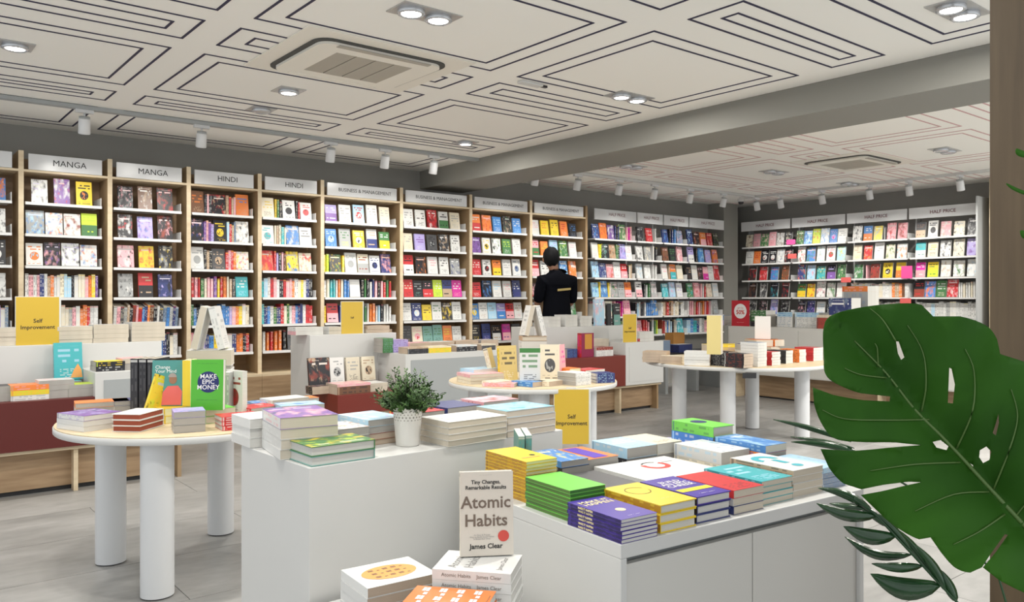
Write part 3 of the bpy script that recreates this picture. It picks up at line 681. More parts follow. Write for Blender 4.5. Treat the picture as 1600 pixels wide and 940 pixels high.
text('title', '· · · · ·', .03, M['greyink'], res[0], (-.08, .02, .0507), (0, 0, 0)); rect('quote_line', .07, .12, .05, .056, M['greyink'], res[0], .0507)
fstack('behind the large white book', .74, .335, .14, .21, [('wgs', 0, .022, 'w', False, 'white paperback'), ('cgs', 0, .022, 'w', False, 'cream paperback'), ('wls', 2, .04, 'w', False, 'white paperback with blue picture')][:3], 0, .61)
fstack('the small stack behind the charcoal books', .235, .53, .11, .19, [('gkk', 0, .035, 'g', False, 'grey paperback'), ('kgg', 0, .025, 'g', False, 'black paperback'), ('bly', 2, .02, 'g', False, 'sky blue paperback with yellow mark')])
res = fstack('beside the sky blue paperback', .352, .545, .13, .19, [('orr', 0, .072, 'g', False, 'coral orange book with violet band')])
rect('violet_band', -.03, .03, -.085, .085, M['violetink'], res[0], .0727)
fstack('the pale stack at the back', .53, .56, .14, .18, [('kww', 0, .05, 'g', False, 'black spined paperback'), ('lws', 1, .036, 'g', False, 'icy white paperback')])
fstack('the cream stack at the back', .675, .56, .12, .18, [('wgg', 0, .05, 'g', False, 'white paperback'), ('cck', 1, .036, 'w', False, 'cream paperback')])
fstack('the lavender stack at the back', .8, .565, .11, .175, [('wgg', 0, .035, 'g', False, 'white paperback'), ('vlP', 2, .026, 'w', False, 'lavender paperback')])
res = fstack('the stack under the bright green hardback', .885, .5, .11, .2, [('wgg', 0, .055, 'g', False, 'white book'), ('bwl', 0, .04, 'g', False, 'blue book'), ('aGn', 0, .036, 'c', True, 'bright green hardback with dark oval')])
disc('oval_print', .03, M['navyink'], res[-1], (0, .02, .0367))
fstack('the stack with wavy blue cover', .885, .275, .11, .215, [('wgg', 0, .05, 'g', False, 'white book'), ('obo', 0, .025, 'g', False, 'orange book'), ('bll', 2, .025, 'c', False, 'blue wavy paperback')])
p = at(880, 700, .64)
for k in range(2):
    q = ft(.215 + .028 * k, .735)
    standing('small dark teal book standing by the counter end, %s of the pair' % ['left', 'right'][k], (q.x, q.y, .61), R(60), .1, .15, .02, 'etw', 1, 0, 'w', parts=False, group='pair of small teal books', roll=R(-6))

# niche: books on the plinth
sp = same(8, 'www', 0, .0231, 'd', False, 'white square paperback')
res = stack('the stack with the orange oval in the niche', (.909, 1.66 - .005), R(-4), .184, .155, .34, sp, None, 'L')
disc('orange_oval', .047, M['orangeink'], res[-1], (0, 0, .0237), sx=1.5)
for k in range(3): text('oval_lettering', '= - = = -', .026, M['brownink'], res[-1], (0, .024 - .024 * k, .0241), (0, 0, 0), bold=.0006)
for k in (-.085, .085): text('cover_line', '- - - - - - -', .012, M['greyink'], res[-1], (k, 0, .0238), (0, 0, R(90)))
nr = at(676, 888.5, .575)
sp = same(10, 'www', 0, .0229, 'w', False, 'white paperback with grey lettering')
a_ = at(800, 897, .575)
rt_ = math.atan2(a_.y - nr.y, a_.x - nr.x)
res = stack('the stack under the standing beige book', (nr.x, nr.y), rt_, .185, .14, .34, sp, None, 'F')
for k in range(3): text('cover_lettering', ['Atomic', 'Habits', 'James Clear'][k], [.032, .032, .018][k], M['greyink'], res[-1], (-.005, [.05, .012, -.06][k], .0235), (0, 0, 0))
for r_ in res: text('spine_title', 'Atomic Habits    James Clear', .012, M['brownink'], r_, (-.0706, 0, .0114), (R(90), 0, R(-90)))
d1 = Vector((math.cos(rt_), math.sin(rt_))); d2 = Vector((-d1.y, d1.x))
# orange book pile in front
no = Vector((nr.x, nr.y)) - d2 * .155 - d1 * .03
res = stack('the pile at the bottom edge', (no.x, no.y), rt_, .185, .14, .34, same(10, 'oww', 0, .0195, 'w', False, 'orange paperback'), None, 'F')
for k in range(4): text('cover_lettering', '= - = - =', .034, M['whiteink'], res[-1], (0, .062 - .04 * k, .0202), (0, 0, 0), bold=.003)
text('cover_line', '- - - - - - -', .014, M['brownink'], res[-1], (.01, -.085, .0202), (0, 0, 0), bold=.0005)
# patterned newsprint book
nn = Vector((nr.x, nr.y)) + d1 * .2 - d2 * .1
stack('at the foot of the low table', (nn.x, nn.y), R(-3), .1, .2, .34, same(4, 'cgT', 2, .03, 'c', False, 'newsprint patterned paperback'))
# the standing beige book
bc = at(750, 866, .5745); 
ab = standing('beige paperback with big brown two line title leaning in the niche', (nr.x + d1.x * .1 + d2.x * .118, nr.y + d1.y * .1 + d2.y * .118, .5775), R(-31), .129, .2, .022, 'cgk', 0, R(-4), 'w')
ab.children[0]['c1'] = [.66, .6, .52, 1]
fz = -.0118
for s, sz, q, mt, bd in (('Tiny Changes,', .0125, .175, 'ink', .0003), ('Remarkable Results', .0125, .162, 'ink', .0003), ('Atomic', .0405, .126, 'brownink', .0007), ('Habits', .0405, .083, 'brownink', .0007),
                         ('An Easy & Proven\nWay to Build Good Habits\n& Break Bad Ones', .0055, .045, 'greyink', 0), ('James Clear', .0165, .0225, 'ink', .0004), ('— — — — —', .005, .192, 'greyink', 0)):
    text('title' if sz > .02 else 'cover_line', s, sz, M[mt], ab, (-.012 if sz == .0055 else -.002, fz, q), bold=bd)
disc('red_sticker', .0135, M['sticker'], ab, (.04, fz - .0003, .046), (R(90), 0, 0))

# ================================================================ counter: stacks, plant
c22 = R(2.2)
res = stack('the thick stack at the counter corner', at(438.5, 719, .72)[:2], R(-9), .175, .235, .721, [('www', 0, .029, 'c', False, 'thick white paperback')] * 3 + [('pPnw', 2, .034, 'c', False, 'thick book with violet and pink cover')])
stack('the pale stack at the counter back corner', (.962, 2.515), R(0), .2, .16, .721, [('www', 0, .03, 'w', False, 'pale grey paperback')] * 3)
res = stack('the pair at the counter front corner', (.990, 2.128), R(1), .205, .145, .7205, [('eRe', 0, .0275, 'w', True, 'hardback with teal edged cover'), ('GyL', 2, .0275, 'w', True, 'green and yellow hardback')], None, 'R')
stack('behind the green and yellow hardback', (1.145, 2.30), R(2), .13, .15, .7205, [('wgg', 0, .04, 'g', False, 'white book'), ('wok', 2, .025, 'g', False, 'white book with orange mark')])
stack('the short stack left of the pot', (1.275, 2.315), R(4), .14, .19, .7205, [('TBk', 0, .016, 'd', False, 'brown book'), ('RwT', 0, .02, 'd', False, 'rust book'), ('wgg', 0, .022, 'g', False, 'grey edged book'), ('lwv', 2, .022, 'g', False, 'pale blue book')])
wl4 = [('www', 0, .0195, 'c', False, 'big white paperback')] * 3 + [('wgg', 1, .0195, 'c', False, 'white lettered paperback')]
stack('the white stack right of the pot', at(701, 699, .72)[:2], R(2.2), .245, .16, .7205, wl4, None, 'R')
wl4 = [('www', 0, .022, 'c', False, 'big white paperback')] * 3 + [('lteww', 2, .022, 'c', False, 'teal covered book')]
stack('the tall white stack at the counter end', at(793.5, 684, .72)[:2], R(2.2), .225, .17, .7205, wl4, None, 'R')
stack('behind the white lettered stack', (1.47, 2.34), R(2.2), .12, .17, .7205, [('wgg', 0, .05, 'g', False, 'white book'), ('rPy', 0, .035, 'g', False, 'red covered book')])
stack('behind the white stack, beside the red one', (1.6, 2.34), R(2.2), .15, .17, .7205, [('wgg', 0, .05, 'g', False, 'grey book'), ('nsb', 0, .04, 'g', False, 'navy covered book')])
stack('at the counter back by the tall stack', (1.77, 2.36), R(2.2), .17, .14, .7205, [('wgg', 0, .06, 'g', False, 'pale book'), ('PRl', 2, .035, 'g', False, 'pink patterned book')])
p = at(637, 695, .72)
t = thing('potted_plant', 'small bushy green plant in a white lace tin pot', 'plant', (p.x, p.y, .7205))
pm = MB(); seg = 48
prof = [(.036, 0), (.038, .003), (.0475, .118), (.049, .121), (.0455, .118), (.04, .06)]
vs = [(r * math.cos(2 * math.pi * k / seg), r * math.sin(2 * math.pi * k / seg), z + (.004 * abs(math.sin(k * math.pi / 4)) if z > .1 else 0)) for r, z in prof for k in range(seg)]
pm.add(vs, [(i * seg + k, i * seg + (k + 1) % seg, (i + 1) * seg + (k + 1) % seg, (i + 1) * seg + k) for i in range(len(prof) - 1) for k in range(seg)] + [tuple(range(seg - 1, -1, -1))], 0, True)
pot = pm.build('pot', M['pot'], t)
hm = MB()
for row in range(4):
    for k in range(24):
        a = 2 * math.pi * (k + .5 * (row % 2)) / 24; z = .085 + row * .009; r = .0378 + (z - .003) * (.0095 / .115) + .0003
        s_ = .0022 if row != 1 else .003
        cx, cy = r * math.cos(a), r * math.sin(a); tx, ty = -math.sin(a), math.cos(a)
        hm.add([(cx + tx * s_ * math.cos(q) , cy + ty * s_ * math.cos(q), z + s_ * math.sin(q)) for q in [i * math.pi / 3 for i in range(6)]], [(0, 1, 2, 3, 4, 5)])
hm.build('lace_holes', plain('lace_shadow', (.3, .28, .25), .9), pot)['kind'] = 'stuff'
MB().lathe([(.0, .098), (.043, .1)], 20, caps=False).build('soil', M['soil'], t)
st = MB(); lf = MB(); rnd = random.Random(3)
for k in range(120):
    a = rnd.uniform(0, 6.283); e = rnd.uniform(.0, 1.0); L = rnd.uniform(.085, .15) * (1.08 - .25 * e)
    d = Vector((math.cos(a) * e, math.sin(a) * e, 1.0 - .35 * e)).normalized()
    b0 = Vector((math.cos(a) * .03 * rnd.random(), math.sin(a) * .03 * rnd.random(), .1))
    pts = [b0 + d * (L * q) + Vector((0, 0, -.02 * e * q * q)) for q in (0, .35, .7, 1)]
    st.tube(pts, [.0013, .0011, .0009, .0006], 4)
    for i in range(26):
        q = .15 + .85 * i / 25; pp = pts[0].lerp(pts[3], q); az = rnd.uniform(0, 6.283)
        s = d.orthogonal(); s.rotate(Matrix.Rotation(az, 3, d)); ld = (d * .8 + s * .9).normalized(); ww = ld.cross(d).normalized()
        ll = rnd.uniform(.012, .021) ; nn_ = ld.cross(ww) * .0012
        lf.add([pp, pp + ld * ll * .5 + ww * .004 + nn_, pp + ld * ll, pp + ld * ll * .5 - ww * .004 + nn_], [(0, 1, 2, 3)])
st.build('stems', M['soil'], t)['kind'] = 'stuff'; lf.build('foliage', M['shrub'], t)['kind'] = 'stuff'

# ================================================================ round table at left
ZT = .6555
def tstack(where, u, v, rot, a, b, specs, spine='L', z=ZT, parts=True):
    p = at(u, v, z); return stack(where, (p.x, p.y), R(rot), a, b, z, specs, None, spine, parts)
A_ = 'on the left round table'
tstack('the white stack left on the left table', 131, 675, 20, .165, .19, same(2, 'www', 0, .021, 'w', False, 'white paperback') + [('pvnw', 2, .021, 'w', False, 'violet covered paperback')], 'L')
tstack('the rust stack on the left table', 219, 675, 45, .18, .12, same(3, 'wwww', 0, .0235, 'R', True, 'white covered rust book'), 'R')
tstack('behind the violet covered stack', 117, 654, -8, .22, .12, [('wgg', 0, .045, 'g', False, 'grey book'), ('oco', 0, .022, 'g', False, 'flat orange book')])
tstack('behind the rust stack', 178, 650, -8, .12, .12, [('wgg', 0, .045, 'g', False, 'pale book'), ('nbk', 0, .022, 'g', False, 'flat navy book')])
tstack('the slate stack at the front rim', 271, 677, -12, .12, .13, [('gww', 0, .03, 'g', False, 'grey edged book'), ('gww', 0, .028, 'g', False, 'grey edged book'), ('vsb', 2, .025, 'g', False, 'violet blue book')])
tstack('the olive pair under the teal portrait book', 258, 662, 12, .13, .17, same(2, 'yLG', 0, .032, 'y', False, 'olive yellow book'))
tstack('the red stack on the left table', 347, 673, -5, .16, .12, same(3, 'rww', 0, .018, 'w', False, 'red paperback')[:2] + [('rww', 0, .018, 'w', False, 'red paperback with white back')], 'F')
tstack('the bright green pair on the left table', 322, 662, 0, .13, .15, same(2, 'aGn', 0, .03, 'c', False, 'bright green book'))
for k in range(3):
    p = at(222 + 13 * k, 633, .70)
    standing('black upright book with pale pages on the left table, %s' % ['leftmost', 'middle', 'rightmost'][k], (p.x, p.y, ZT), R(47), .14, .265, .034, 'kdw', 0, 0, 'c', group='black upright books')
p = at(247, 640, .70); standing('bent yellow book leaning beside the black books', (p.x - .03, p.y - .05, ZT + .0), R(20), .13, .2, .012, 'yLk', 2, 0, 'y', roll=R(20), parts=False)
p = at(262, 634, .72)
tb = standing('teal book with portrait of a person in coral shirt', (p.x, p.y, ZT + .066), R(-33), .135, .2, .02, 'eee', 0, R(-6), 'y')
tb.children[0]['c1'] = [.07, .27, .25, 1]
text('title', 'Change\nYour Mind', .021, M['whiteink'], tb, (-.055, -.0107, .16), align='LEFT')
pp_ = [M['coral'], M['skin']]
mb = MB(); mb.add([(-.03, 0, .0), (.06, 0, .0), (.062, 0, .06), (.045, 0, .085), (.0, 0, .083), (-.02, 0, .055)], [(0, 1, 2, 3, 4, 5)]); mb.build('shirt_print', M['coral'], tb, (0, -.0108, .003))
disc('face_print', .02, M['skin'], tb, (.022, -.0109, .115), (R(90), 0, 0), sx=.85); rect_ = disc('cap_print', .018, plain('grey_hair_ink', (.35, .3, .28), .6), tb, (.02, -.0111, .125), (R(90), 0, 0), a0=0, a1=3.14)
for k in range(3):
    p = at(290 + 5 * k, 634, .72); standing('yellow green spine right of the portrait book, %s' % ['left', 'middle', 'right'][k], (p.x + .02, p.y + .03, ZT + .0665), R(-33), .02, .2, .1, ['yLG', 'yGk', 'Lyk'][k], 0, 0, 'y', parts=False) if k < 2 else None
p = at(325, 641, .715)
tb = standing('bright green upright book with navy disc on its cover', (p.x, p.y, ZT + .062), R(-36), .135, .215, .035, 'aGn', 0, R(-3), 'w')
tb.children[0]['c1'] = [.08, .42, .03, 1]
disc('navy_disc', .045, M['navyink'], tb, (.005, -.0182, .12), (R(90), 0, 0))
text('title', 'MAKE\nEPIC\nMONEY', .027, M['whiteink'], tb, (.005, -.0186, .12), bold=.0002)
rect_ = text('cover_line', '— — — — —', .014, M['greenink'], tb, (0, -.0184, .2)); text('cover_line', '— — — — —', .014, M['greenink'], tb, (0, -.0184, .045))
for k in range(3):
    p = at(352 + 9 * k, 634, .7)
    standing(['grey white upright spine right of the green book', 'second grey white spine right of the green book', 'white upright book with red ring on its cover'][k], (p.x, p.y, ZT), R(-75 if k == 2 else 50), .12, .2 + .004 * k, .026, ['wgg', 'gww', 'wRr'][k], [0, 0, 4][k], 0, 'w', parts=False)
# pile in the middle carrying the book tent
p = camxy(-1.44, 3.86)
def centred(where, c, rot, a, b, z, specs, spine='L'):
    d1_ = Vector((math.cos(R(rot)), math.sin(R(rot)))); d2_ = Vector((-d1_.y, d1_.x)); n0 = Vector(c) - d1_ * a / 2 - d2_ * b / 2
    return stack(where, n0, R(rot), a, b, z, specs, None, spine)
def tent(c, rot, z, label, cs='wgg'):
    for s in (-1, 1):
        d_ = Vector((math.cos(R(rot)), math.sin(R(rot)))); q = Vector(c) + d_ * (.062 * s)
        standing('%s, %s half of the tent' % (label, 'left' if s < 0 else 'right'), (q.x, q.y, z + .004), R(rot) + R(90 if s > 0 else -90), .14, .205, .03, cs, 1, R(-13), 'c', parts=True, group=label)
centred('the pile under the left book tent', p, -25, .2, .15, ZT, [('wgg', 0, .05, 'w', False, 'thick white book')] * 4 + [('wgg', 0, .02, 'g', True, 'wide flat pale book'), ('wgg', 0, .072, 'c', False, 'thick block of a book')])
tent(p, -30, ZT + .2 + .02 + .072 + .004, 'pale open book propped as a tent on the left table')
for k, (u, v, rot, a, b, cs, st_, t_) in enumerate(((398, 640, 0, .14, .12, 'blw', 2, .03), (392, 652, 10, .15, .14, 'rwP', 1, .04), (425, 640, 5, .2, .13, 'wPc', 1, .045), (440, 652, -8, .2, .14, 'lbw', 2, .05), (470, 632, 0, .1, .1, 'oTc', 0, .03))):
    tstack('on the right part of the left table, %s' % ['at the back', 'beside the counter', 'in the middle', 'thickest at the front', 'small at the far rim'][k], u, v, rot, a, b, [(cs, st_, t_, 'g', False, '%s book' % CN[cs[0]])], parts=True)

# ================================================================ round table in the middle
M_ = 'on the middle round table'
tstack('the cream stack left on the middle table', 735, 600.5, -10, .24, .2, same(3, 'cwT', 0, .02, 'c', False, 'cream paperback')[:2] + [('Pcw', 1, .02, 'c', False, 'pinkish paperback')])
tstack('behind the cream stack', 740, 597, 0, .2, .15, [('wgg', 0, .05, 'w', False, 'white book'), ('lwg', 1, .03, 'w', False, 'pale blue book')])
for k, (u, v, rot, a, b, cs, st_, t_) in enumerate(((775, 603.5, 10, .17, .12, 'cTw', 1, .025), (803, 605, 35, .15, .2, 'Pow', 2, .022), (832, 605, 10, .13, .17, 'bls', 2, .03), (858, 604, 10, .14, .15, 'cTT', 0, .03))):
    tstack('at the front rim of the middle table, %s' % ['leftmost', 'second', 'third', 'rightmost'][k], u, v, rot, a, b, [(cs, st_, t_, 'd', False, '%s flat book' % CN[cs[0]])])
tstack('the white stack above the hanging yellow sign', 900, 602.5, 0, .13, .17, same(3, 'wgg', 0, .025, 'g', False, 'white paperback'), 'F')
tstack('the blue spined stack at the right rim', 932, 598.5, -20, .13, .12, same(3, 'nlw', 0, .02, 'w', False, 'blue spined paperback'), 'F')
tstack('flat behind the blue spined stack', 915, 593, 5, .2, .14, [('wgg', 0, .04, 'w', False, 'white book'), ('rPo', 1, .02, 'w', False, 'coral red book')])
tstack('left of the coral red book', 890, 594, 0, .1, .12, [('oyr', 0, .055, 'y', False, 'chunky orange book'), ('oyr', 0, .02, 'y', False, 'orange book')])
pz = [(773, 582, .045, 'cTk', 0, R(-14), .185, 'leaning beige book left of the gold cover', 40), (794, 584, 0, 'ykc', 1, R(-6), .2, 'gold covered upright book with black print', -10), (828, 590, 0, 'wGk', 1, R(-3), .2, 'white upright book with green top band', -36), (859, 583, 0, 'cdg', 4, R(-3), .205, 'beige upright book with leafy ring', -36), (877, 581, 0, 'Pmv', 1, R(-3), .2, 'pink upright spine on the middle table', 30)]
for (u, v, dz, cs, st_, ln, hh, lb, rz) in pz:
    q = at(u, v + 10, .66); s_ = standing(lb, (q.x, q.y, ZT + .0), R(rz), .128, hh + .03, .03, cs, st_, ln, 'c')
    if 'gold' in lb: s_.children[0]['c1'] = [.6, .46, .17, 1]
    if 'green top' in lb: mb = MB(); mb.add([(-.064, 0, .2), (.064, 0, .2), (.064, 0, .228), (-.064, 0, .228)], [(0, 1, 2, 3)]); mb.build('top_band', M['greenink'], s_, (0, -.0155, 0))
p = camxy(.14, 5.45)
centred('the pile under the middle book tent', p, -30, .17, .14, ZT, [('wgg', 0, .05, 'w', False, 'thick white book')] * 5 + [('Toc', 0, .03, 'c', True, 'tan flat book')])
tent(p, -25, ZT + .283, 'pale open book propped as a tent on the middle table')
# hanging yellow sign on that table
def yellow_sign(label, loc, rz, w_, h_, lines, fs):
    t = thing('yellow_sign', label, 'sign', loc, rz, 'yellow section signs')
    MB().box(-w_ / 2, w_ / 2, -.002, .002, 0, h_).build('card', M['yellow'], t)
    MB().box(-w_ / 2 - .004, w_ / 2 + .012, .002, .005, -.0, h_ + .004).build('acrylic_holder', M['edge'], t)
    for k, l in enumerate(lines): text('lettering', l, fs, M['ink'], t, (0, -.0027, h_ * .5 - k * fs * 1.15), bold=.0005)
    return t
q = atd(893, 692, 4.815); hs = yellow_sign('yellow sign hanging from the rim of the middle round table', (q.x, q.y, .655 - .33), R(-39), .205, .325, ['Self', 'Improvement'], .034)
MB().box(-.03, .03, .002, .07, .327, .331).build('hook', M['edge'], hs)

# ================================================================ books and signs on the islands
def wstack(where, u, Y, a, b, z, specs, spine='L', rot=0, parts=False):
    p = on_y(u, 500, Y); return stack(where, (p.x, p.y), R(rot), a, b, z, specs, None, spine, parts)
pale = lambda n, t, pg='c': same(n, 'www', 0, t, pg, False, 'pale thick paperback')
wstack('the stack on the white block at the left edge', -30, 6.02, .2, .16, .8905, pale(4, .028))
wstack('the stack right of the left yellow sign', 90, 6.02, .21, .16, .8905, pale(4, .028))
wstack('the second stack right of the left yellow sign', 146, 6.02, .22, .16, .8905, pale(4, .03))
wstack('the third stack right of the left yellow sign', 206, 6.02, .22, .16, .8905, pale(5, .026))
q = on_y(59, 538, 5.99 + .03); yellow_sign('yellow Self Improvement sign on the far left white block', (q.x, 6.02, .8905), 0, .245, .31, ['Self', 'Improvement'], .036)
zb = .5805
wstack('the stack at the left edge on the dark red box', -5, 5.62, .12, .15, zb, [('gwk', 2, .05, 'g', False, 'grey patterned book'), ('kRg', 0, .04, 'g', True, 'black hardback')])
wstack('the orange stack on the dark red box', 17, 5.6, .2, .15, zb, [('wgg', 0, .03, 'g', False, 'grey edged book'), ('yLo', 0, .03, 'y', False, 'lemon book'), ('oPT', 0, .03, 'y', False, 'orange book')], 'F')
wstack('the pink stack on the dark red box', 61, 5.6, .19, .15, zb, [('gww', 0, .05, 'g', False, 'grey book'), ('Pgm', 0, .03, 'g', False, 'dusty pink book'), ('wPP', 2, .03, 'g', False, 'pale pink book')], 'L')
wstack('the green stack on the dark red box', 107, 5.6, .2, .15, zb, [('GwL', 0, .05, 'g', False, 'green spined book'), ('LGw', 0, .025, 'g', False, 'light green book')])
wstack('the turquoise flat pair under the upright turquoise book', 72, 5.8, .2, .13, zb, [('wgg', 0, .05, 'g', False, 'grey book'), ('tlw', 0, .03, 'g', False, 'turquoise book')])
q = on_y(107, 585, 5.9); s_ = standing('upright turquoise book with a brown figure', (q.x, 5.9, .665), 0, .165, .24, .025, 'tlw', 1, R(-8), 'w')
mb = MB(); mb.add([(.01, 0, 0), (.08, 0, 0), (.075, 0, .05), (.055, 0, .09), (.03, 0, .05)], [(0, 1, 2, 3, 4)]); mb.build('figure_print', M['orangeink'], s_, (0, -.0135, .01)); s_.children[-1].data.materials[0] = plain('brown_ink', (.25, .12, .05), .6)
wstack('the black pair on left white cabinet', 150, 5.6, .17, .16, .7305, [('kwk', 0, .03, 'g', True, 'black hardback'), ('kyL', 0, .028, 'g', True, 'black edged hardback with lemon cover')], 'F')
rect('lemon_cover', -.07, .07, -.075, .075, M['yellowink'], C.objects[[o.name for o in C.objects if str(o.get('label', '')).startswith('black edged hardback')][0]], .0287)
wstack('the cream stack on the left white cabinet', 192, 5.62, .16, .18, .7305, [('cgg', 0, .04, 'g', False, 'grey edged book'), ('PcT', 2, .03, 'c', False, 'pale cream book')])
# middle island
wstack('the stack at left on the middle white block', 462, 6.2, .24, .16, .8905, [('Pgw', 0, .03, 'w', False, 'pinkish paperback'), ('wgg', 0, .032, 'w', False, 'pale paperback')])
wstack('the stack before the middle yellow sign', 514, 6.2, .13, .16, .8905, pale(2, .03))
q = on_y(551, 520, 6.19); yellow_sign('yellow sign on the middle white block behind the plant', (q.x, 6.2, .8905), 0, .2, .27, ['Self'], .022)
wstack('the stack right of the middle yellow sign', 574, 6.2, .22, .16, .8905, [('cTg', 0, .03, 'd', False, 'tan book'), ('Tgc', 0, .03, 'd', False, 'tan grey book')])
zb = .4405
s_ = [('kRT', 2, 'dark upright book with a portrait', .2, .27), ('wgk', 4, 'white upright book with dark round print', .135, .205), ('cgk', 1, 'cream lettered upright book', .135, .2), ('cTk', 4, 'cream upright book with small bird print', .135, .2)]
for (u, (cs, st_, lb, w_, h_)) in zip((500, 527, 552, 576), s_):
    q = on_y(u, 590, 6.06); standing(lb + ' against the middle white block', (q.x, 6.06, zb + .06 if h_ < .25 else zb), 0, w_ * .92, h_, .025, cs, st_, R(-8), 'w')
wstack('the patterned stack on the small red box', 488, 5.86, .16, .12, zb, [('kTP', 2, .03, 'd', False, 'dark patterned book'), ('kTP', 2, .03, 'd', False, 'dark patterned book')])
wstack('the dark stack on the small red box', 527, 5.72, .29, .2, zb, [('BkT', 0, .06, 'd', False, 'dark brown spined book'), ('PcT', 2, .02, 'd', False, 'pink covered book')], 'F')
wstack('the white stack on the small red box', 575, 5.75, .18, .2, zb, pale(3, .022))
z7 = .7305
for k, (u, a, cs, t_, n_b, lb) in enumerate(((590, .1, 'Gek', .03, 4, 'green grey spine'), (606, .15, 'vpn', .035, 3, 'lavender book'))):
    wstack('the stack at the left end of the grey cabinet, %s' % ['greenish', 'lavender'][k], u + 8, 5.95, a, .15, z7, same(n_b, cs, 0, t_, 'g', False, lb), 'F')
for k, (u, a, cs, cs2, st_) in enumerate(((637, .2, 'kdg', 'Tcw', 1), (668, .24, 'yLG', 'cyw', 1), (713, .22, 'kgd', 'wlg', 1), (752, .16, 'dkT', 'cTw', 1))):
    wstack('the front row of the grey cabinet, %s stack' % ['first', 'second', 'third', 'fourth'][k], u, 5.71, a, .15, z7, [(cs, 0, .04, 'd', False, CN[cs[0]] + ' spined book'), (cs2, st_, .012, 'd', False, CN[cs2[0]] + ' book')], 'F')
for k, (u, a, cs) in enumerate(((640, .22, 'TPc'), (672, .26, 'PwT'), (712, .25, 'cTw'), (752, .2, 'wgP'))):
    wstack('the back row of the grey cabinet, %s stack' % ['first', 'second', 'third', 'fourth'][k], u, 5.92, a, .17, z7, [(cs, 0, .04, 'd', False, CN[cs[0]] + ' book'), (cs[1:] + 'w', 1, .035, 'd', False, CN[cs[1]] + ' book')])
# island before the person
for k, (u, a) in enumerate(((857, .17), (884, .17), (907, .17))):
    wstack('the stack on the far white block, %s' % ['leftmost', 'middle', 'rightmost'][k], u, 6.25, a, .18, .8905, pale(3 if k != 1 else 4, .035 if k != 1 else .03, 'w'))
wstack('the blue stack on the far red box', 886, 5.85, .14, .15, .6005, same(3, 'nbs', 0, .028, 'g', False, 'dark blue book'), 'F')
q = on_y(915, 555, 5.85); s_ = standing('upright dark red book with a golden panel', (q.x, q.y, .6005), 0, .17, .24, .06, 'rmk', 0, 0, 'w'); s_.children[0]['c1'] = [.25, .01, .06, 1]
mb = MB(); mb.add([(-.04, 0, .08), (.06, 0, .08), (.06, 0, .23), (-.04, 0, .23)], [(0, 1, 2, 3)]); mb.build('golden_panel', plain('golden_ink', (.55, .25, .03), .5), s_, (0, -.0306, 0))
wstack('the white stack on the far red box', 931, 5.8, .25, .16, .6005, [('wgg', 0, .03, 'w', False, 'white book'), ('wgg', 0, .03, 'w', False, 'white book'), ('RPw', 2, .03, 'w', False, 'dark red topped book')], 'F')
wstack('the tan stack on the far red box', 926, 5.98, .24, .14, .6005, same(4, 'cTo', 0, .04, 'c', False, 'cream tan book'))
zc = .7305
for k, (u, cs, w_, h_, lb) in enumerate(((936, 'lPw', .14, .29, 'tall pale blue upright book'), (951, 'kdg', .06, .24, 'black upright book'), (963, 'keg', .1, .24, 'dark green upright book'))):
    q = on_y(u, 515, 6.24); standing(lb + ' on the far white block', (q.x, 6.24, .8905), 0, w_, h_, .03, cs, [2, 0, 3][k], R(-2), 'w', parts=False)
q = on_y(984, 531, 5.8); yellow_sign('yellow sign on the far white cabinet', (q.x, 5.8, zc), 0, .2, .29, ['Self', 'Improvement'], .03)
wstack('the stack right of the far yellow sign', 1000, 5.8, .22, .16, zc, [('rwP', 0, .03, 'w', False, 'red book'), ('wgg', 0, .035, 'w', False, 'white book'), ('wPg', 1, .035, 'w', False, 'white book')])
# bench goods
p = on_y(1068, 540, 6.6)
for k, (u, cs, w_, h_, t_) in enumerate(((1040, 'swk', .2, .16, .1), (1070, 'nkb', .26, .1, .15))):
    q = on_y(u, 545, 6.62); standing(['slate and white boxed set on the dark bench', 'navy boxed set on the dark bench'][k], (q.x, q.y + .06, .5005), 0, w_, h_, t_, cs, 0, 0, 'w', parts=False)
q = on_y(1062, 530, 6.75); t = thing('wooden_crate', 'small honey coloured wooden crate on the bench', 'crate', (q.x, 6.83, .5005))
mb = MB(); mb.box(-.11, .11, -.07, -.055, .0, .24); mb.box(-.11, .11, .055, .07, 0, .24); mb.box(-.11, -.095, -.055, .055, 0, .24); mb.box(.095, .11, -.055, .055, 0, .24); mb.box(-.095, .095, -.055, .055, 0, .015)
mb.build('crate_body', plain('honey_wood', (.42, .2, .05), .5), t)
# back counter goods
def bstack(where, u, X, a, b, z, specs, spine='F'):
    p = on_x(u, 500, X); return stack(where, (p.x, p.y), R(-90), a, b, z, specs, None, spine, False)
zk = .8505
q = on_x(1157, 502, 8.3); t = thing('sale_sign', 'red sale sign with white disc on the back counter', 'sign', (8.3, q.y, zk), R(-90))
MB().box(-.125, .125, -.003, .003, 0, .31).build('card', plain('sale_red', (.5, .02, .035), .4), t); disc('white_disc', .09, M['whiteink'], t, (0, -.0035, .18), (R(90), 0, 0))
text('lettering', 'UP TO', .03, M['redink'], t, (0, -.004, .215)); text('lettering', '50%', .07, M['redink'], t, (0, -.004, .165), bold=.002); text('lettering', '—————', .02, M['whiteink'], t, (0, -.004, .045))
bstack('the blue and violet pile at the counter left end', 1114, 8.35, .16, .2, zk, [('vpb', 0, .06, 'g', False, 'violet boxed book'), ('bvl', 0, .06, 'g', False, 'blue boxed book')])
bstack('the dark pile right of the sale sign', 1172, 8.35, .22, .2, zk, [('kdg', 0, .06, 'g', False, 'black box'), ('Gwk', 2, .08, 'g', False, 'green and white box'), ('Gwg', 2, .05, 'w', False, 'green and white box')])
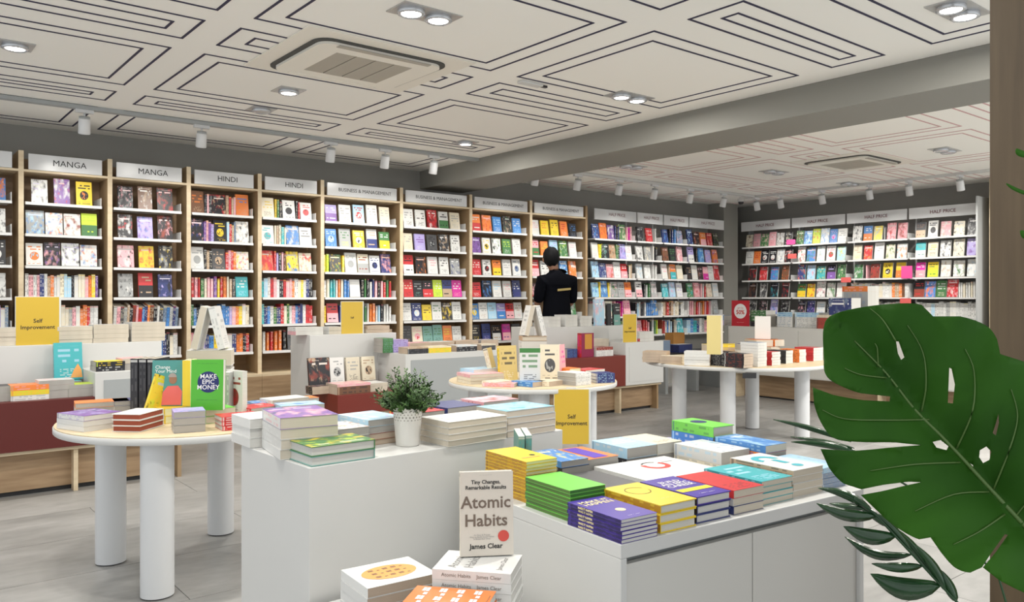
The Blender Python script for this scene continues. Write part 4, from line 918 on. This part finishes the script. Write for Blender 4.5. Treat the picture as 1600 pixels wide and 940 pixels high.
for k, (u, a, cs) in enumerate(((1214, .2, 'wsg'), (1242, .3, 'wgs'), (1276, .22, 'Rrk'))):
    sp = [(cs, 2 if k < 2 else 0, .04, 'w', False, '%s book' % CN[cs[0]])] * (3 if k < 2 else 3) + ([('lbw', 2, .05, 'w', False, 'pale blue pile')] if k < 2 else [('cTw', 0, .03, 'c', False, 'cream book')])
    bstack('the counter pile, %s' % ['left of centre', 'at centre', 'dark red at right'][k], u, 8.4 - .1 * (k == 2), a, .22, zk, sp)
q = on_x(1320, 490, 8.45); standing('tall dark blue boxed stack on the back counter', (8.45, q.y, zk), R(-90), .26, .34, .2, 'nsw', 2, 0, 'w', parts=False)
bstack('atop nothing but the counter, tall orange topped pile', 1316, 8.7, .3, .25, zk, [('gsw', 2, .25, 'w', False, 'grey boxed set'), ('gsw', 2, .16, 'w', False, 'grey boxed set'), ('oPr', 2, .06, 'w', False, 'orange red books')])
t = thing('magazine_rack', 'dark framed rack of magazines beside the wooden post', 'rack', (9.5, 3.1, 0), R(-90))
MB().box(-.28, .28, 0, .3, 0, 1.16).build('cabinet', M['black'], t); MB().box(-.32, .32, -.02, .32, 1.16, 1.19).build('top_board', M['black'], t)
for k in range(4):
    c_ = obj('magazine', book_meshes(.12, .2, .01, False, False)[2], t, (-.2 + .135 * k, -.02, .93)); colours(c_, ['kRT', 'kdP', 'BTk', 'gPk'][k]); setmat(c_, 0, COVER[2])

# ================================================================ large round table in the far room
def fstk(where, u, v, rot, a, b, specs, spine='F'): return tstack(where, u, v, rot, a, b, specs, spine, ZT, False)
F_ = 'the far round table'
fstk('the tan stack at the left rim of far table', 1041, 566.5, 30, .17, .2, same(4, 'TTTT', 0, .022, 'd', False, 'tan paperback'))
fstk('the short tan stack beside it on far table', 1064, 568.5, 20, .13, .18, same(3, 'cccc', 0, .02, 'd', False, 'cream tan paperback'))
fstk('the white stack at the front of far table', 1109, 571.5, 30, .13, .2, same(5, 'www', 0, .022, 'd', False, 'white paperback'), 'L')
fstk('the dark spined stack at the front of far table', 1138, 572.5, 0, .12, .18, same(5, 'kgw', 0, .022, 'd', False, 'black spined paperback'), 'L')
fstk('the second dark spined stack of far table', 1162, 575, 0, .12, .18, same(5, 'kRw', 0, .021, 'd', False, 'black and red spined paperback'), 'L')
fstk('the tall white stack with navy book behind', 1184, 573, 0, .12, .16, same(8, 'swww', 0, .023, 'w', False, 'white paperback'), 'L')
fstk('the crimson spined stack of far table', 1206, 571, 0, .12, .18, same(5, 'rrr', 0, .021, 'w', False, 'crimson spined paperback'), 'L')
fstk('the black banded stack of far table', 1228, 568, 0, .1, .18, same(4, 'kkk', 0, .026, 'w', False, 'black banded paperback'), 'L')
fstk('the orange banded stack of far table', 1249, 566, 0, .1, .18, same(4, 'oky', 0, .026, 'w', False, 'orange banded paperback'), 'L')
fstk('the red stack at the right rim of far table', 1271, 564, 0, .15, .18, same(5, 'rrr', 0, .022, 'w', False, 'red paperback'), 'L')
fstk('the navy pile of far table', 1160, 566, -30, .17, .15, [('wgg', 0, .1, 'w', False, 'pale boxed book'), ('nbk', 0, .05, 'g', False, 'navy book')])
fstk('the yellow flat pile of far table', 1112, 563, -30, .34, .22, [('cTy', 0, .06, 'c', False, 'cream box'), ('TyB', 0, .05, 'c', False, 'mustard book'), ('ycc', 0, .02, 'c', False, 'pale yellow book')])
q = at(1117, 552, .79); standing('tall pale yellow upright box on far table', (q.x, q.y + .0, ZT + .132), R(-60), .1, .28, .12, 'ycT', 0, 0, 'c', parts=False).__setitem__('c1', [.72, .6, .25, 1])
p = camxy(1.94 + .28, 7.15)
for k in range(7):
    a = k * 51.4; q = Vector(p) + Vector((math.cos(R(a)), math.sin(R(a)))) * .085
    for l in range(3):
        book('cream and terracotta book of the fanned pile, %s, %s layer' % (nthw[k].replace('left', 'left round'), ['bottom', 'middle', 'top'][l]), .11, .16, .055, 'owT', 0, (q.x, q.y, ZT + l * .058 + .0005), (0, 0, R(a + 20 * l)), True, False, 'c', 'fanned pile on the far table', False) if k % 2 == l % 2 or l == 2 and False else None
q = Vector(p); standing('white upright book with orange stripe atop the fanned pile', (q.x, q.y, ZT + .175), R(-60), .13, .2, .06, 'wow', 0, 0, 'w', parts=False)
q = at(1171, 580, .655) ; t = thing('shelf_label', 'small black label clipped to the far table rim', 'label holder', (q.x, q.y, .645), R(-38))
MB().box(-.05, .05, -.004, .004, -.04, .0).build('plate', M['black'], t)

# ================================================================ the standing person
def skin(name, joints, edges, mat, parent, root=0, sub=2):
    me = bpy.data.meshes.new(name); me.from_pydata([j[0] for j in joints], edges, []); me.materials.append(mat)
    o = obj(name, me, parent); md = o.modifiers.new('skin', 'SKIN'); md.use_smooth_shade = True
    for i, j in enumerate(joints):
        sv = me.skin_vertices[0].data[i]; r = j[1]; sv.radius = r if isinstance(r, tuple) else (r, r); sv.use_root = (i == root)
    s = o.modifiers.new('subdivision', 'SUBSURF'); s.levels = sub; s.render_levels = sub
    return o
pp = on_y(870, 470, 6.86)
t = thing('person', 'person in black T-shirt and dark trousers browsing the oak bookcase, back turned', 'person', (pp.x, pp.y, 0), R(-14))
# local frame: faces +y, x to the right of the person seen from behind
J = [((0, 0, .93), (.15, .105)), ((0, .0, 1.12), (.14, .1)), ((0, .0, 1.3), (.165, .105)), ((0, 0, 1.38), (.08, .06)), ((-.01, .02, 1.48), .05), ((-.03, .045, 1.55), .055),
     ((-.045, .06, 1.62), (.073, .088)), ((-.05, .062, 1.68), (.06, .072)),
     ((-.19, 0, 1.39), .062), ((-.215, .06, 1.14), .043), ((-.15, .2, 1.08), .034), ((-.13, .25, 1.1), .03),
     ((.19, 0, 1.39), .062), ((.215, .05, 1.13), .043), ((.15, .19, 1.07), .034), ((.13, .24, 1.09), .03),
     ((-.1, 0, .84), .095), ((-.11, .02, .48), .062), ((-.115, -.02, .09), .042), ((-.125, .13, .045), .036),
     ((.1, 0, .84), .095), ((.11, .02, .48), .062), ((.115, -.02, .09), .042), ((.125, .13, .045), .036)]
Eg = [(0, 1), (1, 2), (2, 3), (3, 4), (4, 5), (5, 6), (6, 7), (3, 8), (8, 9), (9, 10), (10, 11), (3, 12), (12, 13), (13, 14), (14, 15), (0, 16), (16, 17), (17, 18), (18, 19), (0, 20), (20, 21), (21, 22), (22, 23)]
skin('body', J, Eg, M['skin'], t)
for s in (-1, 1):
    hx = -.13 if s < 0 else .13
    for k in range(4):
        fx = hx + (k - 1.5) * .017
        skin('finger', [((fx, .26, 1.1), .0085), ((fx, .305 - .006 * abs(k - 1.5), 1.105), .008), ((fx, .325, 1.085), .007)], [(0, 1), (1, 2)], M['skin'], t, 0, 1)
    skin('thumb', [((hx - s * .03, .235, 1.105), .009), ((hx - s * .045, .27, 1.12), .0085), ((hx - s * .04, .295, 1.12), .0075)], [(0, 1), (1, 2)], M['skin'], t, 0, 1)
skin('t_shirt', [((0, 0, .84), (.215, .16)), ((0, 0, 1.0), (.19, .14)), ((0, 0, 1.15), (.17, .12)), ((0, 0, 1.3), (.19, .125)), ((0, 0, 1.405), (.16, .1)), ((0, .006, 1.46), (.105, .085)), ((-.008, .018, 1.51), (.064, .064)),
                 ((-.19, 0, 1.39), .08), ((-.21, .03, 1.22), .068), ((-.218, .055, 1.13), .064), ((.19, 0, 1.39), .08), ((.21, .025, 1.22), .068), ((.218, .045, 1.12), .064)],
     [(0, 1), (1, 2), (2, 3), (3, 4), (4, 5), (5, 6), (4, 7), (7, 8), (8, 9), (4, 10), (10, 11), (11, 12)], M['shirt'], t)
yk = MB(); ring = [(1.34, .2, .112, 0, 0), (1.4, .21, .108, 0, 0), (1.435, .185, .098, 0, .002), (1.462, .125, .088, -.003, .006), (1.485, .085, .077, -.006, .012), (1.508, .068, .069, -.01, .018), (1.51, .06, .061, -.01, .018)]
yk.add([(cx + a * math.cos(k * math.pi / 14), cy + b_ * math.sin(k * math.pi / 14), z) for z, a, b_, cx, cy in ring for k in range(28)],
       [(i * 28 + k, i * 28 + (k + 1) % 28, (i + 1) * 28 + (k + 1) % 28, (i + 1) * 28 + k) for i in range(len(ring) - 1) for k in range(28)], 0, True)
yk.build('shirt_collar', M['shirt'], t)
skin('trousers', [((0, 0, .95), (.165, .12)), ((0, 0, .88), (.17, .125)), ((-.1, 0, .78), .105), ((-.112, .015, .48), .08), ((-.116, -.015, .12), .066), ((.1, 0, .78), .105), ((.112, .015, .48), .08), ((.116, -.015, .12), .066)],
     [(0, 1), (1, 2), (2, 3), (3, 4), (1, 5), (5, 6), (6, 7)], M['trouser'], t)
hb_ = bmesh.new(); bmesh.ops.create_uvsphere(hb_, u_segments=28, v_segments=18, radius=1)
for v in hb_.verts:
    n = 1 + .05 * math.sin(9 * v.co.x + 4 * v.co.z) * math.cos(7 * v.co.y)
    v.co = Vector((v.co.x * .096 * n, v.co.y * .112 * n, v.co.z * .118 * n))
bmesh.ops.delete(hb_, geom=[v for v in hb_.verts if v.co.y > .03 and v.co.z < .03], context='VERTS')
me = bpy.data.meshes.new('hair'); hb_.to_mesh(me); me.materials.append(M['hair'])
for p_ in me.polygons: p_.use_smooth = True
obj('hair', me, t, (-.05, .045, 1.66))
for s in (-1, 1):
    MB().lathe([(.004, -.026), (.014, -.015), (.016, .005), (.012, .022), (.004, .028)], 10).build('ear', M['skin'], t, (-.05 + s * .085, .065, 1.625))
    skin('eye', [((-.05 + s * .03, .14, 1.645), .009), ((-.05 + s * .03, .143, 1.645), .008)], [(0, 1)], M['whiteink'], t, 0, 1)
    skin('shoe', [((s * .116, -.05, .04), .04), ((s * .12, .05, .042), .042), ((s * .127, .17, .03), .03)], [(0, 1), (1, 2)], M['black'], t)
skin('nose', [((-.05, .14, 1.63), .009), ((-.05, .162, 1.605), .012)], [(0, 1)], M['skin'], t, 0, 1)
skin('mouth', [((-.072, .142, 1.575), .005), ((-.05, .15, 1.574), .007), ((-.028, .142, 1.575), .005)], [(0, 1), (1, 2)], M['coral'], t, 0, 1)
mb = MB(); mb.add([(-.07, 0, -.018), (.1, 0, -.003), (.1, 0, .022), (-.07, 0, .007)], [(0, 1, 2, 3)]); o = mb.build('back_print', M['creamink'], t, (0.01, -.131, 1.285)); o.data.materials[0] = plain('gold_print', (.4, .3, .1), .6)

# ================================================================ foreground monstera and dark leaved branch
D0 = 1.12
def sheet(name, outline, holes, depth, mat, parent, step=14, thick=.0007):
    bm_ = bmesh.new()
    for loop in [outline] + holes:
        vs = [bm_.verts.new((x, y, 0)) for x, y in loop]
        for i in range(len(vs)): bm_.edges.new((vs[i], vs[(i + 1) % len(vs)]))
    bmesh.ops.triangle_fill(bm_, use_beauty=True, use_dissolve=False, edges=bm_.edges[:], normal=(0, 0, 1))
    xs = [p[0] for p in outline]; ys = [p[1] for p in outline]
    for ax, lo, hi in ((0, min(xs), max(xs)), (1, min(ys), max(ys))):
        c = lo + step
        while c < hi:
            n = (1, 0, 0) if ax == 0 else (0, 1, 0); co = (c, 0, 0) if ax == 0 else (0, c, 0)
            bmesh.ops.bisect_plane(bm_, geom=bm_.verts[:] + bm_.edges[:] + bm_.faces[:], dist=1e-3, plane_co=co, plane_no=n); c += step
    for v in bm_.verts: v.co = atd(v.co.x, v.co.y, depth(v.co.x, v.co.y)) - ORG
    bmesh.ops.recalc_face_normals(bm_, faces=bm_.faces[:])
    me = bpy.data.meshes.new(name); bm_.to_mesh(me); me.materials.append(mat)
    for p_ in me.polygons: p_.use_smooth = True
    o = obj(name, me, parent); sd = o.modifiers.new('thickness', 'SOLIDIFY'); sd.thickness = thick; sd.offset = 0
    return o
def spline(pts, n=6):
    out = []
    for i in range(len(pts)):
        p0, p1, p2, p3 = pts[i - 1], pts[i], pts[(i + 1) % len(pts)], pts[(i + 2) % len(pts)]
        if len(p1) > 2 or len(p2) > 2: k = 2
        else: k = n
        for j in range(k):
            t_ = j / k
            out.append(tuple(.5 * (2 * p1[a] + (p2[a] - p0[a]) * t_ + (2 * p0[a] - 5 * p1[a] + 4 * p2[a] - p3[a]) * t_ ** 2 + (3 * p1[a] - p0[a] - 3 * p2[a] + p3[a]) * t_ ** 3) for a in (0, 1)) if k == n
                       else (p1[0] + (p2[0] - p1[0]) * t_, p1[1] + (p2[1] - p1[1]) * t_))
    return out
base = at(1600, 940, .3)
ORG = Vector((.0, .0, .0))
plant = thing('monstera_plant', 'large green monstera leaf close to the camera at right', 'plant')
MR0, MR1 = Vector((1318, 515)), Vector((1602, 822))
mdir = (MR1 - MR0).normalized(); mnor = Vector((-mdir.y, mdir.x))
def leaf_depth(u, v):
    q = Vector((u, v)) - MR0; s = q.dot(mdir); h = q.dot(mnor)
    return D0 - .0011 * abs(h) * .55 - .00022 * s + .0000022 * h * h + .005 * math.sin((s + .35 * abs(h)) / 15.0) * min(1, abs(h) / 60)
OUT = [(1287, 512), (1300, 492), (1345, 480), (1400, 474), (1440, 476), (1458, 494, 1), (1500, 494), (1540, 508), (1558, 530), (1563, 553, 1), (1592, 562), (1640, 590), (1660, 700), (1660, 860), (1640, 940),
       (1600, 925), (1560, 905), (1536, 886, 1), (1556, 862, 1), (1575, 835, 1), (1570, 834, 1), (1550, 862, 1), (1534, 886, 1), (1516, 894), (1492, 886), (1470, 862), (1454, 839, 1), (1436, 842), (1405, 826), (1375, 802), (1345, 773, 1),
       (1378, 767, 1), (1420, 757, 1), (1439, 753, 1), (1420, 752, 1), (1380, 757, 1), (1346, 764, 1), (1318, 755), (1295, 730), (1282, 701, 1), (1330, 704), (1400, 698), (1440, 695, 1), (1400, 691), (1340, 690), (1303, 684), (1283, 660), (1272, 630), (1270, 605, 1),
       (1300, 616), (1350, 625), (1390, 627, 1), (1391, 619, 1), (1345, 614), (1305, 598), (1289, 582), (1287, 555)]
HOL = [[(1400, 533), (1404, 533), (1413, 558), (1408, 562), (1403, 552)], [(1483, 574), (1487, 576), (1492, 600), (1489, 630), (1481, 629), (1482, 600)], [(1457, 690), (1470, 687), (1482, 697), (1479, 703), (1463, 699)],
       [(1531, 703), (1541, 697), (1549, 705), (1546, 718), (1536, 723), (1530, 714)], [(1556, 660), (1560, 645), (1561, 660), (1556, 680), (1551, 676)], [(1510, 720), (1520, 726), (1522, 734), (1514, 732)]]
OUT = [p if len(p) == 2 else p for p in OUT]
leaf = sheet('leaf', spline(OUT, 5), HOL, leaf_depth, M['monstera'], plant)
def vein(pts, r0, r1, par, depthf, off=-.002):
    P_ = spline_open(pts); rr = [r0 + (r1 - r0) * i / (len(P_) - 1) for i in range(len(P_))]
    MB().tube([atd(u, v, depthf(u, v) + off) for u, v in P_], rr, 5).build('vein', M['vein'], par)
def spline_open(pts, n=5):
    ext = [pts[0]] + list(pts) + [pts[-1]]; out = []
    for i in range(1, len(ext) - 2):
        p0, p1, p2, p3 = ext[i - 1:i + 3]
        for j in range(n):
            t_ = j / n; out.append(tuple(.5 * (2 * p1[a] + (p2[a] - p0[a]) * t_ + (2 * p0[a] - 5 * p1[a] + 4 * p2[a] - p3[a]) * t_ ** 2 + (3 * p1[a] - p0[a] - 3 * p2[a] + p3[a]) * t_ ** 3) for a in (0, 1)))
    return out + [pts[-1]]
vein([(1605, 825), (1540, 755), (1480, 690), (1430, 640), (1385, 583), (1335, 532)], .0036, .001, leaf, leaf_depth)
for pts in ([(1452, 655), (1390, 656), (1320, 654), (1285, 640)], [(1500, 722), (1430, 725), (1360, 735)], [(1545, 768), (1490, 772), (1430, 798)], [(1570, 803), (1530, 830), (1490, 850)],
            [(1440, 642), (1447, 600), (1442, 550), (1418, 508)], [(1495, 700), (1520, 640), (1522, 580), (1508, 545)], [(1552, 765), (1578, 700), (1590, 650), (1580, 608)], [(1372, 572), (1371, 545), (1367, 536)],
            [(1385, 590), (1345, 585), (1320, 575)], [(1400, 533), (1380, 500), (1360, 482)], [(1588, 805), (1600, 790), (1620, 770)]):
    vein(pts, .0012, .0005, leaf, leaf_depth)
d2f = lambda u, v: D0 - .05 + .0004 * abs(u - 1590)
leaf2 = sheet('leaf', spline([(1504, 537), (1545, 550), (1600, 572), (1660, 605), (1675, 700), (1665, 800), (1625, 780), (1590, 740), (1582, 700), (1576, 640), (1556, 590), (1530, 560)], 5), [], d2f, M['monstera2'], plant)
leaf2['label'] = 'lighter green leaf overlapping at right'
vein([(1640, 770), (1600, 690), (1585, 640), (1575, 610)], .001, .0005, leaf2, d2f)
for k, pts in enumerate(([(1588, 232), (1600, 236), (1615, 240), (1600, 246), (1588, 241)], [(1572, 286), (1590, 294), (1612, 303), (1600, 304), (1580, 295)], [(1594, 360), (1605, 362), (1612, 370), (1598, 372)])):
    sheet('leaf', spline(pts, 3), [], lambda u, v: D0 + .02, M['monstera2'], plant, 30)
stem_top = atd(1604, 824, leaf_depth(1604, 824)); sb_ = atd(1690, 1250, D0 + .05)
MB().tube([stem_top, stem_top.lerp(sb_, .4) + Vector((.02, 0, .03)), sb_, (sb_.x, sb_.y, .2)], [.005, .006, .008, .009], 8).build('petiole', M['monstera'], plant)
MB().tube([atd(1612, 240, D0 + .02), atd(1700, 500, D0 + .06), atd(1720, 900, D0 + .06), (sb_.x + .02, sb_.y, .2)], [.003, .004, .005, .006], 6).build('petiole', M['monstera'], plant)
MB().lathe([(.1, 0), (.13, .26), (.135, .27), (.12, .27), (.11, .2), (0, .2)], 32, sb_.x, sb_.y).build('pot', M['white'], plant)
# dark glossy branch
br = thing('leafy_branch', 'dark glossy lance-leaved branch below the monstera leaf', 'plant')
DB = 1.22
spine = [(1500, 945), (1462, 905), (1430, 870), (1400, 838), (1370, 805), (1335, 778), (1285, 762)]
MB().tube([atd(1620, 1200, DB + .02), *[atd(u, v, DB) for u, v in spine_o] ] if False else [atd(u, v, DB) for u, v in [(1640, 1240)] + spine[:-1]], .0022, 6).build('stem', M['palm'], br)
def lance(p0, p1, wd, bend, dz):
    p0, p1 = Vector(p0), Vector(p1); d = p1 - p0; L = d.length; n = Vector((-d.y, d.x)).normalized(); K = 10; vs = []; fs = []
    for i in range(K + 1):
        s = i / K; c = p0 + d * s + n * bend * math.sin(math.pi * s); h = wd * (math.sin(math.pi * min(1, s * .92 + .06)) ** .8) * (1 - .25 * s) if 0 < i < K else .6
        for j, (q, dd) in enumerate(((-1, .006), (0, -.004), (1, .006))):
            pt = c + n * h * q; vs.append(atd(pt.x, pt.y, DB + dz * s + dd * (h / wd)))
    for i in range(K):
        for j in range(2): fs.append((i * 3 + j, i * 3 + j + 1, i * 3 + j + 4, i * 3 + j + 3))
    mb = MB(); mb.add(vs, fs, 0, True); o = mb.build('leaf', M['palm'], br); sd = o.modifiers.new('thickness', 'SOLIDIFY'); sd.thickness = .0006
for a in (((1370, 806), (1276, 786), 11, -8, -.04), ((1400, 838), (1318, 822), 14, -8, -.03), ((1425, 866), (1320, 838), 9, -14, .04), ((1442, 884), (1362, 880), 9, -4, -.04), ((1470, 915), (1360, 896), 20, -14, .0),
          ((1365, 800), (1278, 762), 8, 8, .03), ((1350, 795), (1296, 786), 6, 0, .05), ((1385, 822), (1340, 790), 7, 3, .03), ((1425, 862), (1360, 795), 7, 4, .0), ((1455, 895), (1395, 822), 8, 4, .02), ((1480, 925), (1430, 850), 9, 4, -.02), ((1495, 940), (1470, 890), 10, 0, 0)):
    lance(*a)
# thin leaves behind the big leaf
br2 = thing('leafy_branch', 'thin dark blades reaching left behind the monstera leaf', 'plant')
DB = 1.35; br_old = br; br = br2
MB().tube([atd(1330, 705, DB), atd(1420, 760, DB), atd(1560, 900, DB), atd(1660, 1240, 1.25)], .002, 6).build('stem', M['palm'], br)
for a in (((1330, 690), (1208, 655), 5, 3, .03), ((1335, 700), (1235, 682), 4, 2, .05), ((1340, 706), (1236, 690), 6, 4, 0), ((1350, 715), (1296, 722), 4, 0, 0)): lance(*a)

# ================================================================ books past the limit: joined into one
JOINED = [cover_material(i, True) for i in range(6)]
def visible_counts(step=3):
    from mathutils.bvhtree import BVHTree
    dg = bpy.context.evaluated_depsgraph_get(); dg.update(); V, T, own, cnt = [], [], [], {}
    for o in C.objects:
        if o.type != 'MESH': continue
        ev = o.evaluated_get(dg) if len(o.modifiers) else None
        me = ev.to_mesh() if ev else o.data; mw = o.matrix_world; b0 = len(V); r = o
        while r.parent: r = r.parent
        V += [mw @ v.co for v in me.vertices]
        for p in me.polygons: T.append([b0 + i for i in p.vertices]); own.append(r.name)
        if ev: ev.to_mesh_clear()
    bvh = BVHTree.FromPolygons(V, T); org = Vector((0, 0, H))
    for v in range(1, 940, step):
        for u in range(1, 1600, step):
            d = FW + RT * ((u - CX) / F) + Vector((0, 0, -(v - CY) / F))
            _, _, i, _ = bvh.ray_cast(org + d * .06, d.normalized())
            if i is not None: cnt[own[i]] = cnt.get(own[i], 0) + 1
    return cnt
def join_rest(keep_n):
    cnt = visible_counts()
    books = [o for o in C.objects if not o.parent and o.get('category') == 'book']
    books.sort(key=lambda o: -cnt.get(o.name, 0))
    kept = [o for o in books[:keep_n] if cnt.get(o.name, 0) > 0]; ks = set(o.name for o in kept)
    V, Fc, MI, UV, SE = [], [], [], [], []; CC = [[], [], [], []]; mats = []; mid = {}
    def mi(m):
        if m.name not in mid: mid[m.name] = len(mats); mats.append(JOINED[COVER.index(m)] if m in COVER else m)
        return mid[m.name]
    for o in books:
        if o.name in ks: continue
        kids = list(o.children) if o.type == 'EMPTY' else []
        for q in ([o] if o.type == 'MESH' else [c for c in kids if c.name.split('.')[0] in ('cover', 'page_block')]):
            mw = q.matrix_world; me = q.data; b0 = len(V)
            V += [tuple(mw @ v.co) for v in me.vertices]; ul = me.uv_layers[0].data
            cols = [tuple(q.get('c%d' % (i + 1), (.7, .7, .7, 1))) for i in range(4)]; sd = q.get('seed', .5)
            sl = [s.material for s in q.material_slots]
            for p in me.polygons:
                Fc.append([b0 + i for i in p.vertices]); MI.append(mi(sl[p.material_index])); SE.append(sd)
                for i in p.loop_indices: UV += list(ul[i].uv)
                for i in range(4): CC[i] += cols[i]
        for c in kids: bpy.data.objects.remove(c)
        bpy.data.objects.remove(o)
    me = bpy.data.meshes.new('books'); me.from_pydata(V, [], Fc)
    for m in mats: me.materials.append(m)
    me.polygons.foreach_set('material_index', MI); me.uv_layers.new(name='UVMap').data.foreach_set('uv', UV)
    for i in range(4): me.attributes.new('c%d' % (i + 1), 'FLOAT_COLOR', 'FACE').data.foreach_set('color', CC[i])
    me.attributes.new('seed', 'FLOAT', 'FACE').data.foreach_set('value', SE)
    me.update(); o = obj('books', me); o['kind'] = 'stuff'
    tag(o, 'the many smaller books filling the shelves, piles and table backs', 'books')
KEEP = 320
join_rest(KEEP)
